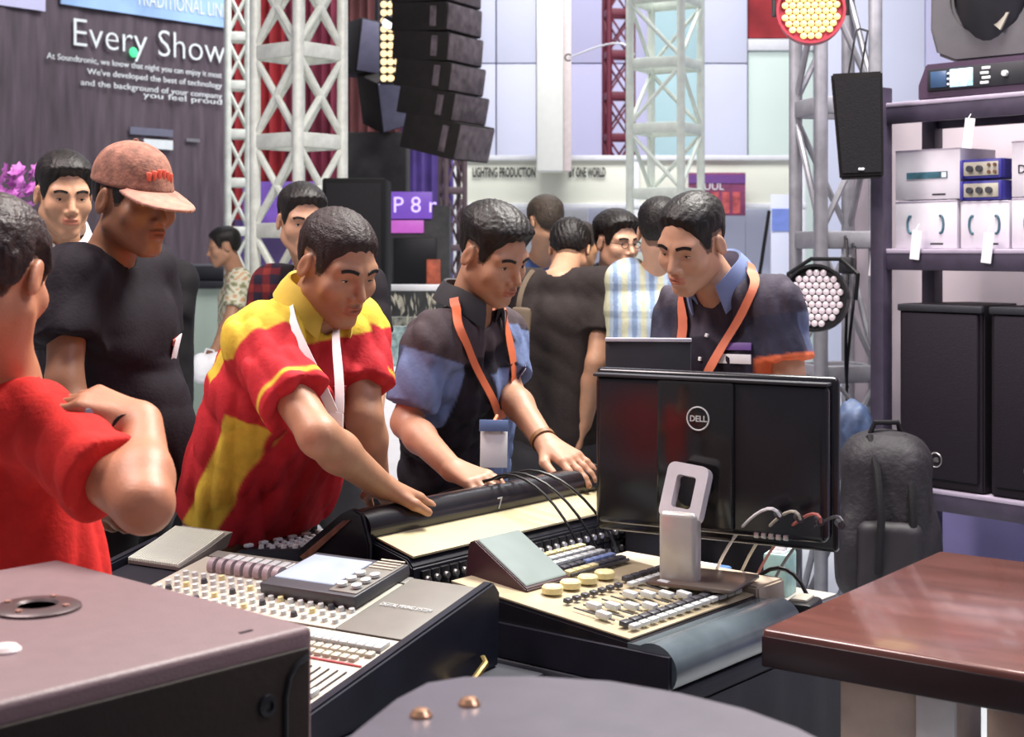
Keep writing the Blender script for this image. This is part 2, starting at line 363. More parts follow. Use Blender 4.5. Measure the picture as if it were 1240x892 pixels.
for i, (dx, dz, ry, rz) in enumerate(((-.06, .22, .12, .5), (.08, -.16, -.32, .55))):
    M = Matrix.Translation((dx, -.05*i, dz)) @ rot3(.35*i, ry, rz)
    c_ = MB().box((0, 0, 0), (.30, .3, .42), b=.015); c_.v = [tuple(M @ Vector(v)) for v in c_.v]; co = c_.build('speaker_cabinet', m_arr, l2)
    g = MB().box((0, -.155, 0), (.27, .014, .39), b=.004); g.v = [tuple(M @ Vector(v)) for v in g.v]; g.build('speaker_grille', m_gf, co)
MB().cyl((0, .1, .3), (0, .1, 3.2), .016, n=8).build('hanging_chain', m_char, l2)
bl = empty('blinder_light', tuple(P(473, 50, 10.9)), label='amber blinder lamp bar glowing beside the hanging line array', cat='stage light')
MB().box((0, .05, 0), (.17, .08, .62), b=.01).build('lamp_housing', m_char, bl)
bu = None
for i in range(3):
    for j in range(10):
        l = (-.05+.05*i, -.0, -.27+.06*j)
        if bu is None: bu = MB().lathe([(.026, .0), (.024, .012), (.0, .018)], 12, rot3(math.pi/2)).build('bulb', mat('amber_glow', (.9, .7, .4), .4, emit=(1, .78, .45), es=1.1), bl, loc=l)
        else: inst(bu, l)
MB().cyl((0, .07, .3), (0, .07, 3), .012, n=8).build('hanging_rod', m_char, bl)
wl = empty('white_spotlight', tuple(P(470, 28, 10.7)), label='small bright white spotlight above the amber blinder', cat='stage light')
MB().cyl((0, 0, 0), (.03, .16, .05), .05, .04, 14).build('spot_body', m_char, wl); MB().cyl((0, -.005, 0), (0, .002, 0), .042, n=14).build('spot_lens', mat('white_glow', (1, 1, 1), .3, emit=(1, 1, 1), es=2), wl)
MB().cyl((.03, .1, .04), (.03, .1, 3.2), .01, n=8).build('hanging_rod', m_char, wl)
sk = empty('speaker_stack', gp(433, 8.2), label='tall black speaker stack behind the men in dark shirts', cat='speaker')
zz = 0
for i, h in enumerate((.62, .62, .64)):
    co = MB().box((0, 0, zz+h/2), (.34, .4, h-.008), b=.012).build('speaker_cabinet', mat('stack_black', (.008, .008, .008), .7, spec=.15), sk)
    MB().box((0, -.205, zz+h/2), (.30, .014, h-.06), b=.006).build('speaker_grille', m_blackm, co); zz += h
rg_ = empty('stage_rigging', gp(448, 11.6), label='dark crate of rigging stacked above the black speakers', cat='crate')
for k in range(4): MB().box((.04*(k % 2), 0, .3+.6*k), (.52, .4, .58), b=.02).build('crate_box', mat('crate_dark', (.04, .035, .035), .7, var=.5, scale=6), rg_)
ps = empty('stage_booth', gp(507, 10.4), label='dark display booth with purple glowing sign and plants beneath', cat='booth')
MB().box((0, .25, .9), (.42, .3, 1.8), b=.01).build('booth_body', mat('booth_dark', (.04, .04, .04), .6, var=.3), ps)
MB().box((-.06, .085, 1.80), (.30, .03, .19), b=.006).build('sign_panel', mat('purple_sign', (.14, .06, .35), .4, emit=(.2, .08, .55), es=.5), ps)
text_mesh('sign_lettering', 'P 8 r', .16, mat('lilac_glow', (.6, .5, .95), .4, emit=(.55, .42, .95), es=.9), ps, (-.19, .067, 1.75), (math.pi/2, 0, 0))
MB().box((-.1, .09, 1.65), (.26, .03, .09), b=.005).build('sign_strip', mat('pink_sign', (.5, .1, .5), .4, emit=(.6, .15, .6), es=.4), ps)
MB().box((-.03, .085, 1.4), (.30, .02, .34), b=.005).build('display_glass', m_black, ps)
MB().box((.1, .07, 1.32), (.1, .02, .2), b=.02).build('red_poster', mat('orange_print', (.55, .12, .06), .6, var=.4), ps)
fn = empty('planter_fence', gp(503, 8.6), label='white fringed planter stand behind the blue shirted man', cat='planter')
MB().box((0, 0, 1.27), (.38, .12, .035), b=.006).build('planter_rail', m_white, fn); MB().box((0, .03, .55), (.36, .05, 1.1), b=.006).build('planter_board', mat('planter_grey', (.3, .31, .27), .7, var=.3), fn)
lf = None
for i in range(60):
    l = (-.18+.36*random.random(), -.02-.04*random.random(), 1.25-.22*random.random()**1.5)
    if lf is None: lf = MB().add([(0, 0, 0), (.012, -.004, -.03), (0, -.006, -.07), (-.012, -.004, -.03), (0, .002, -.035)], [(0, 1, 4), (1, 2, 4), (2, 3, 4), (3, 0, 4), (0, 3, 2, 1)]).build('leaf', mat('pale_leaf', (.42, .40, .32), .6, var=.5, scale=6), fn, loc=l, smooth=0)
    else: inst(lf, l, (0, random.uniform(-.4, .4), random.random()*3))
ns = empty('notice_stand', gp(484, 7.6), label='white framed notice board low behind the blue shirted man', cat='notice')
MB().box((0, 0, .55), (.17, .03, 1.1), b=.005).build('notice_frame', m_white, ns); MB().box((0, -.017, 1.0), (.13, .006, .2)).build('notice_print', mat('notice_ink', (.2, .28, .28), .6, var=.7, scale=25), ns)
# ------------------------------------------------------------------ tables and consoles
TA = math.atan2(.774, .633); TO = (-.044, 2.647)
def TL(x, y, z=0):
    c, s = math.cos(TA), math.sin(TA); return (TO[0]+x*c-y*s, TO[1]+x*s+y*c, z)
m_cloth = mat('table_cloth', (.022, .024, .034), .75, var=.15, scale=8, bump=.1)
m_ptop = mat('table_pale', (.42, .39, .35), .45, var=.15, scale=6)
def table(name, x0, x1, y0, y1, zt, label, mtop):
    o = empty(name, TL((x0+x1)/2, (y0+y1)/2), TA, label=label, cat='table'); w_, d_ = x1-x0, y1-y0
    MB().box((0, 0, zt-.015), (w_, d_, .03), b=.006).build('table_top', mtop, o)
    for (cx, cy, sx, sy) in ((0, -d_/2, w_, 0), (0, d_/2, w_, 0), (-w_/2, 0, 0, d_), (w_/2, 0, 0, d_)):
        mb = MB(); n = 26; vs = []
        for k in range(n+1):
            u_ = k/n-.5; wv = .006*math.sin(k*1.9)+.004*math.sin(k*.7)
            for z, f in ((zt-.03, 0), (zt*.5, .7), (.01, 1)):
                ox = u_*sx if sx else math.copysign(abs(wv)*f*1.5+.001, cx); oy = u_*sy if sy else math.copysign(abs(wv)*f*1.5+.001, cy)
                vs.append((cx+ox, cy+oy, z))
        fs = [(k*3+j, k*3+3+j, k*3+4+j, k*3+j+1) for k in range(n) for j in (0, 1)]
        mb.add(vs, fs); m2 = MB(); m2.add(vs, fs); sh = Vector((-cx, -cy, 0)).normalized()*.006; m2.v = [tuple(Vector(v)+sh) for v in m2.v]
        mb.add(m2.v, m2.f).build('table_skirt', m_cloth, o, smooth=60)
    for sx in (-1, 1):
        for sy in (-1, 1): MB().box((sx*(w_/2-.05), sy*(d_/2-.05), (zt-.03)/2), (.04, .04, zt-.03)).build('leg', m_steel, o)
    return o
table('console_table', -.57, -.075, -.19, .78, .795, 'black draped table under the pale slanted mixing console', m_cloth)
table('console_table', -.06, .74, -.42, .62, .795, 'black draped table under the monitor and the two dark consoles', m_cloth)
tr = MB().box((.17, -.10, .797), (.44, .62, .004), b=.001).build('table_runner', m_ptop, bpy.data.objects['console_table.001'])
m_navy = mat('console_navy', (.011, .011, .018), .45, var=.15, spec=.3)
m_cgrey = mat('console_grey', (.20, .19, .17), .42, metal=.2, var=.06)
m_ivory = mat('console_ivory', (.46, .43, .35), .4, var=.06, scale=12)
m_key = mat('key_white', (.55, .58, .57), .4); m_keyd = mat('key_dark', (.05, .05, .06), .4); m_keyy = mat('key_yellow', (.66, .58, .3), .4); m_keyb = mat('key_blue', (.2, .27, .5), .4)
m_wood = mat('brown_wood', (.16, .075, .045), .4, var=.3, scale=6, stretch=(1, 8, 8))
def prof(name, pts, y0, y1, m, par, bevel=0, **k):       # profile in (x,z) swept along y
    M = Matrix(((1, 0, 0, 0), (0, 0, 1, 0), (0, 1, 0, 0), (0, 0, 0, 1)))
    return MB().prism(pts, y0, y1, M).build(name, m, par, bevel=bevel, **k)
# --- console C: pale slanted digital mixer -----------------------------
cc = empty('mixing_console', (-.04, 2.50, .795), math.radians(59), label='pale slanted digital mixing console with small screen beside the brown speaker cabinet', cat='mixer')
def cz(x): return .135+.18*x
SL = -math.atan(.18)
prof('console_body', [(0, .01), (-.50, .01), (-.51, .03), (-.50, .04), (0, .128), (.012, .11)], .012, .74, m_navy, cc, bevel=.003)
prof('end_cheek', [(.014, 0), (-.515, 0), (-.525, .03), (-.51, .052), (0, .145), (.02, .125)], -.012, .010, mat('cheek_navy', (.012, .013, .022), .4, var=.2, spec=.3), cc, bevel=.004)
prof('end_cheek', [(.014, 0), (-.515, 0), (-.525, .03), (-.51, .052), (0, .145), (.02, .125)], .742, .764, MATS['cheek_navy'], cc, bevel=.004)
def cslab(name, x0, x1, y0, y1, m, h=.004, b=.0015, par=None, off=0):
    xc, yc = (x0+x1)/2, (y0+y1)/2
    return MB().box((0, 0, 0), (abs(x1-x0), abs(y1-y0), h), b=b).build(name, m, par or cc, loc=(xc, yc, cz(xc)+off-.004+h/2)), tag
def tilt(o): o.rotation_euler = (0, SL, 0); return o
tilt(cslab('grey_panel', -.225, -.004, .014, .150, m_cgrey)[0])
tilt(cslab('grey_band', -.030, -.002, .150, .60, m_cgrey)[0])
tilt(cslab('ivory_panel', -.225, -.032, .151, .60, m_ivory)[0])
tilt(cslab('fader_panel', -.495, -.228, .014, .738, mat('fader_cream', (.52, .45, .38), .4, var=.05), .004)[0])
# ribbed speaker-like vent in the far corner
rib = None
prof('vent_shell', [(-.10, cz(-.1)-.004), (.03, cz(.03)-.006), (.045, cz(.03)+.02), (.03, cz(.03)+.018), (-.02, cz(0)+.006), (-.10, cz(-.1)+.002)], .605, .735, m_cgrey, cc)
for i in range(22):
    y = .610+.0058*i
    if rib is None: rib = prof('vent_rib', [(-.10, cz(-.1)+.002), (-.02, cz(0)+.004), (.028, cz(.03)+.017), (.026, cz(.03)+.023), (-.024, cz(0)+.011), (-.10, cz(-.1)+.007)], 0, .0028, mat('rib_pale', (.66, .70, .60), .45), cc); rib.location = (0, y, 0)
    else: inst(rib, (0, y, 0))
k1 = k2 = None
for i in range(8):
    y = .382+.0215*i
    if k1 is None:
        k1 = tilt(MB().box((0, 0, 0), (.026, .017, .01), b=.002).build('channel_key', m_key, cc, loc=(-.046, y, cz(-.046)+.006)))
        k2 = MB().cyl((0, -.0065, 0), (0, .0065, 0), .016, n=18).build('encoder_wheel', mat('wheel_mauve', (.34, .28, .30), .35), cc, loc=(-.084, y, cz(-.084)+.007))
    else: inst(k1, (-.046, y, cz(-.046)+.006)); inst(k2, (-.084, y, cz(-.084)+.007))
sm = None
for i in range(5):
    for j in range(20):
        x = -.118-.022*i; y = .163+.0215*j
        if i < 2 and .14 < y < .36 and x > -.165: continue
        if sm is None: sm = tilt(MB().cyl((0, 0, 0), (0, 0, .007), .006, .005, 10).build('small_knob', m_key, cc, loc=(x, y, cz(x))))
        elif (i*7+j*3) % 5 == 0: tilt(MB().cyl((0, 0, 0), (0, 0, .008), .0065, .005, 10).build('small_knob', (m_keyd, m_keyy)[j % 2], cc, loc=(x, y, cz(x))))
        else: inst(sm, (x, y, cz(x)))
scn_ = empty('display_unit', (-.078, .262, cz(-.078)+.008), 0); scn_.parent = cc; scn_.rotation_euler = (0, SL+.02, 0)
MB().box((0, 0, .004), (.160, .205, .022), b=.004).build('display_bezel', m_keyd, scn_)
MB().box((.008, .030, .0155), (.112, .128, .003), b=.001).build('display_screen', m_screen, scn_)
MB().box((.0, -.070, .0155), (.142, .058, .003), b=.001).build('button_block', m_cgrey, scn_)
kk = None
for i in range(3):
    for j in range(2):
        l = (-.05+.026*i, -.055-.03*j, .0185)
        if kk is None: kk = MB().cyl((0, 0, 0), (0, 0, .005), .009, n=12).build('jog_button', m_key, scn_, loc=l)
        else: inst(kk, l)
for i in range(4): MB().box((.04+.012*i, -.07, .018), (.004, .05, .002)).build('label_bar', m_ivory, scn_)
tx_ = text_mesh('console_lettering', 'DIGITAL MIXING SYSTEM', .0125, m_key, cc, (-.125, .130, cz(-.125)+.0016), (0, 0, 0), depth=.0004)
tx_.matrix_local = Matrix.Translation((-.125, .135, cz(-.125)+.002)) @ Matrix.Rotation(SL, 4, 'Y') @ Matrix.Rotation(-math.pi/2, 4, 'Z') @ Matrix.Diagonal((.72, 1.25, 1, 1))
ky = kl = fs_ = fk = None
for j in range(34):
    y = .030+.0165*j if j < 9 else .040+.0165*j
    if ky is None:
        ky = tilt(MB().box((0, 0, 0), (.028, .0145, .008), b=.002).build('square_key', m_key, cc, loc=(-.262, y, cz(-.262)+.004)))
        kl = tilt(MB().box((0, 0, 0), (.014, .0135, .007), b=.002).build('small_key', m_ivory, cc, loc=(-.292, y, cz(-.292)+.003)))
        fs_ = tilt(MB().box((0, 0, 0), (.10, .002, .002)).build('fader_slot', m_keyd, cc, loc=(-.40, y, cz(-.40)+.0015)))
        fk = tilt(MB().box((0, 0, 0), (.02, .010, .009), b=.002).build('fader_cap', m_key, cc, loc=(-.43, y, cz(-.43)+.005)))
    else:
        inst(ky, (-.262, y, cz(-.262)+.004)); inst(kl, (-.292, y, cz(-.292)+.003)); inst(kl, (-.312, y, cz(-.312)+.003)); inst(fs_, (-.40, y, cz(-.40)+.0015))
        if j > 10: xx = -.37-.02*((j*5) % 4); inst(fk, (xx, y, cz(xx)+.005))
tilt(MB().box((0, 0, 0), (.002, .6, .002)).build('rule_line', m_keyd, cc, loc=(-.279, .32, cz(-.279)+.001)))
tilt(MB().box((0, 0, 0), (.003, .6, .003)).build('rule_line', mat('rule_red', (.4, .05, .06), .5), cc, loc=(-.328, .32, cz(-.328)+.001)))
MB().tube([(-.05, -.02, .03), (-.06, -.032, .025), (-.10, -.034, .008), (-.115, -.022, .0)], .006, 8).build('carry_handle', mat('brass', (.5, .36, .14), .3, metal=.8), cc)
# --- console A: dark console with meter bridge -------------------------
ca = empty('mixing_console', TL(0, 0, .795), TA, label='long dark mixing console with rounded bridge that two men lean on', cat='mixer')
X0, X1 = -.03, .72
def xprof(name, pts, x0, x1, m, par, bevel=0, **k):      # profile in (y,z) swept along x
    M = Matrix(((0, 0, 1, 0), (1, 0, 0, 0), (0, 1, 0, 0), (0, 0, 0, 1)))
    return MB().prism(pts, x0, x1, M).build(name, m, par, bevel=bevel, **k)
m_gloss = mat('gloss_black', (.012, .011, .014), .22, var=.1)
xprof('console_body', [(.165, .0), (.165, .115), (.18, .13), (.27, .152), (.33, .13), (.66, .085), (.665, .06), (.64, 0)], X0+.012, X1-.012, m_navy, ca, bevel=.003)
rp = [(.300+.038*math.cos(a), .176+.030*math.sin(a)) for a in np.linspace(-2.6, 2.6+.4, 22)]
xprof('meter_bridge', [(.268, .140)]+[(.300-.040*math.cos(a), .176+.033*math.sin(a)) for a in np.linspace(-.5, math.pi+.5, 20)]+[(.332, .135)], X0, X1, m_gloss, ca, smooth=50)
xprof('rear_shelf', [(.171, .131), (.268, .156), (.266, .159), (.170, .135)], X0+.02, X1-.02, mat('shelf_reflection_cream', (.58, .50, .30), .3, var=.12, scale=4, spec=.6), ca)  # cream colour stands in for lights reflecting off the shelf
xprof('shelf_edge', [(.266, .1565), (.272, .158), (.272, .161), (.266, .160)], X0+.02, X1-.02, m_keyb, ca)
for x in (X0-.012, X1):
    ch_ = xprof('end_cheek', [(.255, .03), (.255, .15), (.275, .205), (.30, .214), (.33, .20), (.45, .115), (.45, .07), (.40, .0), (.29, 0)], x, x+.012, m_gloss, ca, bevel=.003)
    xprof('cheek_inlay', [(.30, .192), (.322, .188), (.44, .105), (.425, .098)], x-.003, x, m_wood, ch_)
cn = cr = None
for i in range(26):
    for j in range(2):
        l = (X0+.045+.026*i, .164, .09-.038*j)
        if cn is None:
            cn = MB().lathe([(.0, .012), (.006, .012), (.007, .004), (.0105, .004), (.0115, 0), (.0115, -.002)], 12, rot3(math.pi/2)).build('connector', m_steel, ca, loc=l)
            cr = MB().box((0, 0, 0), (.024, .008, .034), b=.002).build('connector_plate', m_black, ca, loc=(l[0], l[1]-.001, l[2]))
        else: inst(cn, l); inst(cr, (l[0], l[1]-.001, l[2]))
text_mesh('bridge_mark', '7', .034, m_key, ca, (.34, .2605, .165), (math.pi/2, 0, 0), depth=.0005)
mb = MB()
for i in range(34):
    for j in range(8):
        x = X0+.03+.0205*i; y = .365+.034*j; z = .125-(y-.33)*.136
        mb.cyl((x, y, z), (x, y, z+.012), .0065, .005, 8)
mb.build('knob_field', m_key, ca, kind='stuff')
for j in range(6):
    MB().box((X0+.03+.04*j, .642, .094), (.02, .012, .008), b=.003).build('white_key', m_key, ca)
# cables draped over the bridge
for i, (x, s) in enumerate(((.37, .0), (.395, .03), (.44, .05))):
    o = empty('audio_cable', TL(x, .30, 1.004), 0, label=('thin black cable draped over the console bridge, longest of three', 'middle black cable draped over the console bridge', 'thin black cable draped over the bridge closest to the monitor')[i], cat='cable')
    a = Vector(TL(x-.05, .50, .90)); b = Vector(TL(x, .30, 1.014)); c_ = Vector(TL(x+.02+s, .10, .93)); e = Vector(TL(x+.06+s, .08, .80))
    pts = bez(a, a+Vector((0, 0, .06)), b+(a-b)*.25+Vector((0, 0, .015)), b, 8)+bez(b, b-(a-b)*.3+Vector((0, 0, .012)), c_+Vector((0, 0, .05)), e, 12)[1:]
    MB().tube([p-Vector(o.location) for p in pts], .0032, 6).build('cable_run', m_black, o)
# --- console B: lighting desk with touchscreen -------------------------
cb = empty('lighting_console', TL(0, 0, .795), TA, label='lighting control desk with tilted touchscreen and rows of keys before the monitor', cat='control desk')
def bz(y): return .105+.1*y
m_btop = mat('desk_cream', (.44, .37, .24), .33, var=.25, scale=9)
xprof('desk_body', [(.06, 0), (.06, .104), (.05, .108), (-.34, .069), (-.36, .060), (-.395, .02), (-.39, .0)], -.045, .36, m_gloss, cb, bevel=.003)
xprof('desk_panel', [(.05, .1095), (-.335, .071), (-.335, .0735), (.05, .1125)], -.040, .356, m_btop, cb)
xprof('palm_rest', [(-.335, .068)]+[(-.385+.045*math.sin(a), .033+.042*math.cos(a)) for a in np.linspace(.6, -2.2, 14)]+[(-.39, .004), (-.34, .004)], -.046, .361, mat('palm_grey', (.09, .115, .13), .22, var=.15), cb, smooth=50)
MB().prism([(-.046, -.42), (-.056, -.42), (-.056, .06), (-.046, .06)], .002, .06).build('side_strip', m_navy, cb)
xprof('side_wing', [(.02, 0), (.02, .091), (-.34, .086), (-.345, 0)], .362, .462, mat('wing_cream', (.52, .43, .34), .4, var=.1), cb, bevel=.004)
tb = math.radians(38)
hs = empty('touchscreen_hump', (.015, -.078, bz(-.078)+.002)); hs.parent = cb
xprof('hump_body', [(0, -.005), (0, .006), (.120, .078), (.135, .072), (.145, 0)], 0, .128, mat('hump_maroon', (.045, .016, .022), .4), hs, bevel=.002)
def hp(y): return .006+.6*y
xprof('touchscreen', [(.006, hp(.006)+.001), (.116, hp(.116)+.001), (.116, hp(.116)+.004), (.006, hp(.006)+.004)], .006, .122, mat('touch_glow', (.05, .06, .06), .35, emit=(.68, .78, .72), es=.55, var=.3, scale=14, spec=.2), hs)
def bkey(name, x, y, sx, sy, h, m, b=.0015):
    o = MB().box((0, 0, 0), (sx, sy, h), b=b).build(name, m, cb, loc=(x, y, bz(y)+.008+h/2-.002)); o.rotation_euler = (math.atan(.1), 0, 0); return o
def brow(name, xs, y, sx, sy, h, m):
    k0 = None
    for x in xs:
        if k0 is None: k0 = bkey(name, x, y, sx, sy, h, m)
        else: inst(k0, (x, y, bz(y)+.008+h/2-.002))
for r_, (y, x0, n, m) in enumerate(((.035, .16, 8, m_keyy), (.012, .16, 8, m_key), (-.012, .16, 8, m_key), (-.040, .175, 3, m_keyd), (-.040, .25, 4, m_keyb), (-.064, .16, 4, m_keyy), (-.064, .25, 4, m_keyd))):
    brow('small_key', [x0+.0235*i for i in range(n)], y, .020, .014, .009, m)
    MB().box((0, 0, 0), (.0235*n, .004, .006), b=.001).build('key_rail', m_keyd, cb, loc=(x0+.0235*(n-1)/2, y-.011, bz(y-.011)+.009))
kn = None
for i in range(4):
    l = (.045+.052*i, -.112, bz(-.112)+.006)
    if kn is None: kn = MB().lathe([(.019, 0), (.019, .010), (.016, .013), (0, .013)], 20).build('dial', m_keyy, cb, loc=l)
    else: inst(kn, l)
brow('round_key', [.02+.025*i for i in range(7)], -.165, .014, .012, .008, m_keyd)
brow('flash_key', [.22+.027*i for i in range(5)], -.150, .022, .012, .009, m_keyd)
brow('flash_key', [.20+.027*i for i in range(6)], -.175, .022, .012, .008, m_key)
sl = cp = None
for i in range(13):
    x = .0+.027*i
    l = (x, -.235, bz(-.235)+.0085)
    if sl is None:
        sl = MB().box((0, 0, 0), (.003, .085, .002)).build('fader_slot', m_keyd, cb, loc=l); sl.rotation_euler = (math.atan(.1), 0, 0)
        cp = bkey('fader_cap', x, -.255, .016, .026, .012, m_key, b=.003)
    else:
        inst(sl, l); y = -.255+.02*((i*3) % 4-1); inst(cp, (x, y, bz(y)+.008+.004))
brow('flash_key', [.0+.027*i for i in range(13)], -.300, .022, .014, .009, m_keyd)
brow('flash_key', [.0+.027*i for i in range(13)], -.318, .022, .012, .008, m_key)
ad = empty('power_adapter', TL(.43, -.395, .795), TA+.2, label='black power adapter block beside the lighting desk corner', cat='adapter')
MB().box((0, .0, .03), (.08, .055, .06), b=.008).build('adapter_body', m_black, ad); MB().box((0, -.0, .062), (.05, .03, .008), b=.003).build('adapter_label', m_ivory, ad)
MB().tube(bez((.03, 0, .06), (.06, .05, .14), (.03, .1, .1), (.06, .16, .01), 10), .004, 6).build('adapter_cord', m_black, ad)
# items on the table behind the monitor
for i, (x, y, sx, sy, sz, m, lb, nm) in enumerate(((.58, -.05, .16, .12, .045, mat('router_blue', (.10, .20, .42), .3, var=.3), 'blue patch box with thin cables on the table behind the monitor', 'patch_box'), (.50, .09, .12, .10, .05, mat('router_grey', (.2, .22, .24), .4), 'grey network box on the table behind the monitor stand', 'network_box'), (.66, -.22, .07, .05, .09, mat('cup_teal', (.3, .5, .48), .5, var=.3), 'pale teal drink carton on the table near the backpack', 'drink_carton'))):
    o = empty(nm, TL(x, y, .795), TA+.1*i, label=lb, cat='box' if i < 2 else 'carton')
    MB().box((0, 0, sz/2), (sx, sy, sz), b=.006).build('shell', m, o); MB().box((0, 0, sz+.001), (sx*.8, sy*.7, .003)).build('top_label', m_white, o)
    for k in range(3 if i < 2 else 0): MB().cyl((-sx*.3+sx*.3*k, -sy/2-.004, sz*.5), (-sx*.3+sx*.3*k, -sy/2+.004, sz*.5), .006, n=10).build('socket', m_keyd, o)
    if i == 2: MB().box((.0, .0, sz+.01), (.02, .03, .02), b=.005).build('cap', m_white, o)
for i, (x, y) in enumerate(((.47, -.16), (.50, -.20), (.53, -.22), (.55, -.25))):
    o = empty('monitor_cable', TL(x, y, .795), 0, label=('white cable hanging behind the monitor nearest its stand', 'pale cable looping from the monitor to the blue box', 'red tipped cable hanging from the monitor edge', 'thin dark cable looping below the monitor corner')[i], cat='cable')
    top = Vector((.48+.03*i, 2.66-.03*i, 1.02)); b = Vector(TL(x, y, .80))
    MB().tube([p-Vector(o.location) for p in bez(top, top+Vector((-.03+.01*i, -.05, .06)), b+Vector((.02, -.06, .14)), b, 14)], .003, 6).build('cable_run', (m_white, m_ivory, mat('cable_red', (.4, .12, .1), .5), m_keyd)[i], o)
    MB().cyl(top-Vector(o.location), top-Vector(o.location)+Vector((0, .03, .0)), .007, n=8).build('plug', m_keyd, o)
# --- monitor ------------------------------------------------------------
mo = empty('computer_monitor', (.376, 2.80, .887), math.radians(-29), label='black flat computer monitor seen from behind with round logo', cat='monitor')
zb = .948-.887; W_, H_ = .485, .318
MB().box((0, .012, zb+H_/2), (W_, .024, H_), b=.010, seg=3).build('screen_frame', m_gloss, mo)
bk_ = MB().box((0, -.012, zb+H_/2+.004), (W_-.022, .034, H_-.03), b=.014, seg=3).build('back_shell', m_gloss, mo)
MB().box((0, .025, zb+H_/2), (W_-.03, .002, H_-.03)).build('display_glass', mat('dark_glass', (.01, .01, .012), .08), mo)
MB().box((-.02, -.031, zb+H_*.52), (.155, .012, H_*.86), b=.006).build('back_panel', mat('gloss_panel', (.014, .013, .013), .14), mo)
MB().box((0, -.018, zb+H_-.012), (W_*.96, .03, .006), b=.002).build('vent_strip', m_char, mo)
lg = MB(); lg.tube([(-.012+.0215*math.cos(a), -.0385, zb+H_*.735+.0215*math.sin(a)) for a in np.linspace(0, 2*math.pi, 40)[:-1]], .0016, 6, closed=True)
lgo = lg.build('logo_ring', m_key, mo)
text_mesh('logo_letters', 'DELL', .0155, m_key, mo, (-.012, -.0378, zb+H_*.735-.0055), (math.pi/2, 0, 0), depth=.0006, align='CENTER', bold=.0004)
for i in range(5): MB().box((.10+.014*i, -.031, zb+.026), (.009, .008, .010), b=.001).build('port', m_steel, mo)
st_ = MB(); m_st = mat('stand_grey', (.50, .47, .44), .3, metal=.35, var=.06)
MB().box((-.02, -.105, .066), (.074, .034, .132), b=.010, seg=3).build('stand_column', m_st, mo)
# tilted head with a rectangular opening
hm = MB(); T = Matrix.Translation((-.016, -.088, .163)) @ rot3(math.radians(-18), math.radians(6), 0)
ow, oh, iw, ih = .040, .052, .019, .030
def rr(w_, h_, r, n=5):
    out = []
    for cx, cy, a0 in ((w_-r, h_-r, 0), (-w_+r, h_-r, 90), (-w_+r, -h_+r, 180), (w_-r, -h_+r, 270)):
        for k in range(n): a = math.radians(a0+90*k/(n-1)); out.append((cx+r*math.cos(a), cy+r*math.sin(a)))
    return out
oo, ii = rr(ow, oh, .014), rr(iw, ih, .006); n = len(oo)
vs = [(x, -.013, z) for x, z in oo]+[(x, -.013, z) for x, z in ii]+[(x, .013, z) for x, z in oo]+[(x, .013, z) for x, z in ii]; fs = []
for k in range(n):
    j = (k+1) % n
    fs += [(k, j, n+j, n+k), (2*n+k, 3*n+k, 3*n+j, 2*n+j), (k, 2*n+k, 2*n+j, j), (n+k, n+j, 3*n+j, 3*n+k)]
hm.add(vs, fs, T).build('stand_head', mat('stand_pale', (.74, .70, .72), .3, metal=.2), mo)
MB().cyl((-.016, -.07, .163), (-.016, -.02, .171), .03, n=16).build('stand_pivot', m_char, mo)
MB().box((.012, -.072, .004), (.165, .150, .009), b=.004).build('stand_base', mat('base_bronze', (.16, .13, .11), .3, metal=.4), mo)
# second dark screen behind the monitor, in front of the young man
lp = empty('laptop_screen', TL(.66, .10, .795), math.radians(-6), label='dark laptop standing open just behind the monitor', cat='laptop')
lo = Vector(lp.location); a = P(785, 432, lo.y)
MB().box((a[0]-lo.x, .0, .30), (.185, .012, .41), b=.004).build('laptop_lid', m_char, lp); MB().box((a[0]-lo.x, -.002, .506), (.187, .016, .008), b=.002).build('lid_edge', mat('edge_lilac', (.5, .48, .55), .3), lp)
MB().box((a[0]-lo.x, .10, .012), (.19, .19, .02), b=.004).build('laptop_base', m_char, lp)
MB().box((a[0]-lo.x, .02, .05), (.1, .03, .09), b=.004).build('laptop_riser', m_char, lp)
# ------------------------------------------------------------------ foreground
sw = empty('subwoofer_cabinet', (-.210, 1.5755, 0), math.radians(47.9), label='large brown speaker cabinet with round pole socket on top, nearest the lens', cat='speaker')
m_sw = mat('cabinet_pink_lit', (.16, .10, .105), .5, var=.05, scale=40, bump=.12, bscale=300)  # pinkish light on the brown cabinet's top is mixed into this mauve
MB().box((-.33, .2525, .555), (.66, .505, 1.09), b=.008, seg=3).build('cabinet_body', m_sw, sw)
MB().box((-.33, -.002, .54), (.64, .008, 1.08), b=.003).build('cabinet_front', mat('cabinet_brown', (.016, .010, .008), .6, bump=.05, scale=40, spec=.2), sw)
pp = MB().lathe([(.048, 0), (.048, .003), (.044, .005), (.024, .006), (.021, .003), (.021, -.004), (0, -.004)], 32).build('pole_plate', mat('plate_dark', (.09, .06, .06), .35, metal=.3), sw, loc=(-.159, .283, 1.100))
MB().lathe([(.0205, .0035), (0, .0035)], 24).build('pole_hole', m_black, pp)
for a in range(4): MB().lathe([(.0045, .004), (.004, .0075), (0, .0085)], 12).build('plate_screw', mat('copper', (.55, .3, .24), .3, metal=.7), pp, loc=(.036*math.cos(a*1.57+.5), .036*math.sin(a*1.57+.5), 0))
MB().lathe([(.016, 0), (.016, .002), (.012, .006), (0, .007)], 20).build('top_button', mat('pale_button', (.7, .6, .58), .4), sw, loc=(-.271, .150, 1.100))
MB().box((-.065, .032, 1.1005), (.016, .004, .001)).build('top_scuff', m_black, sw)
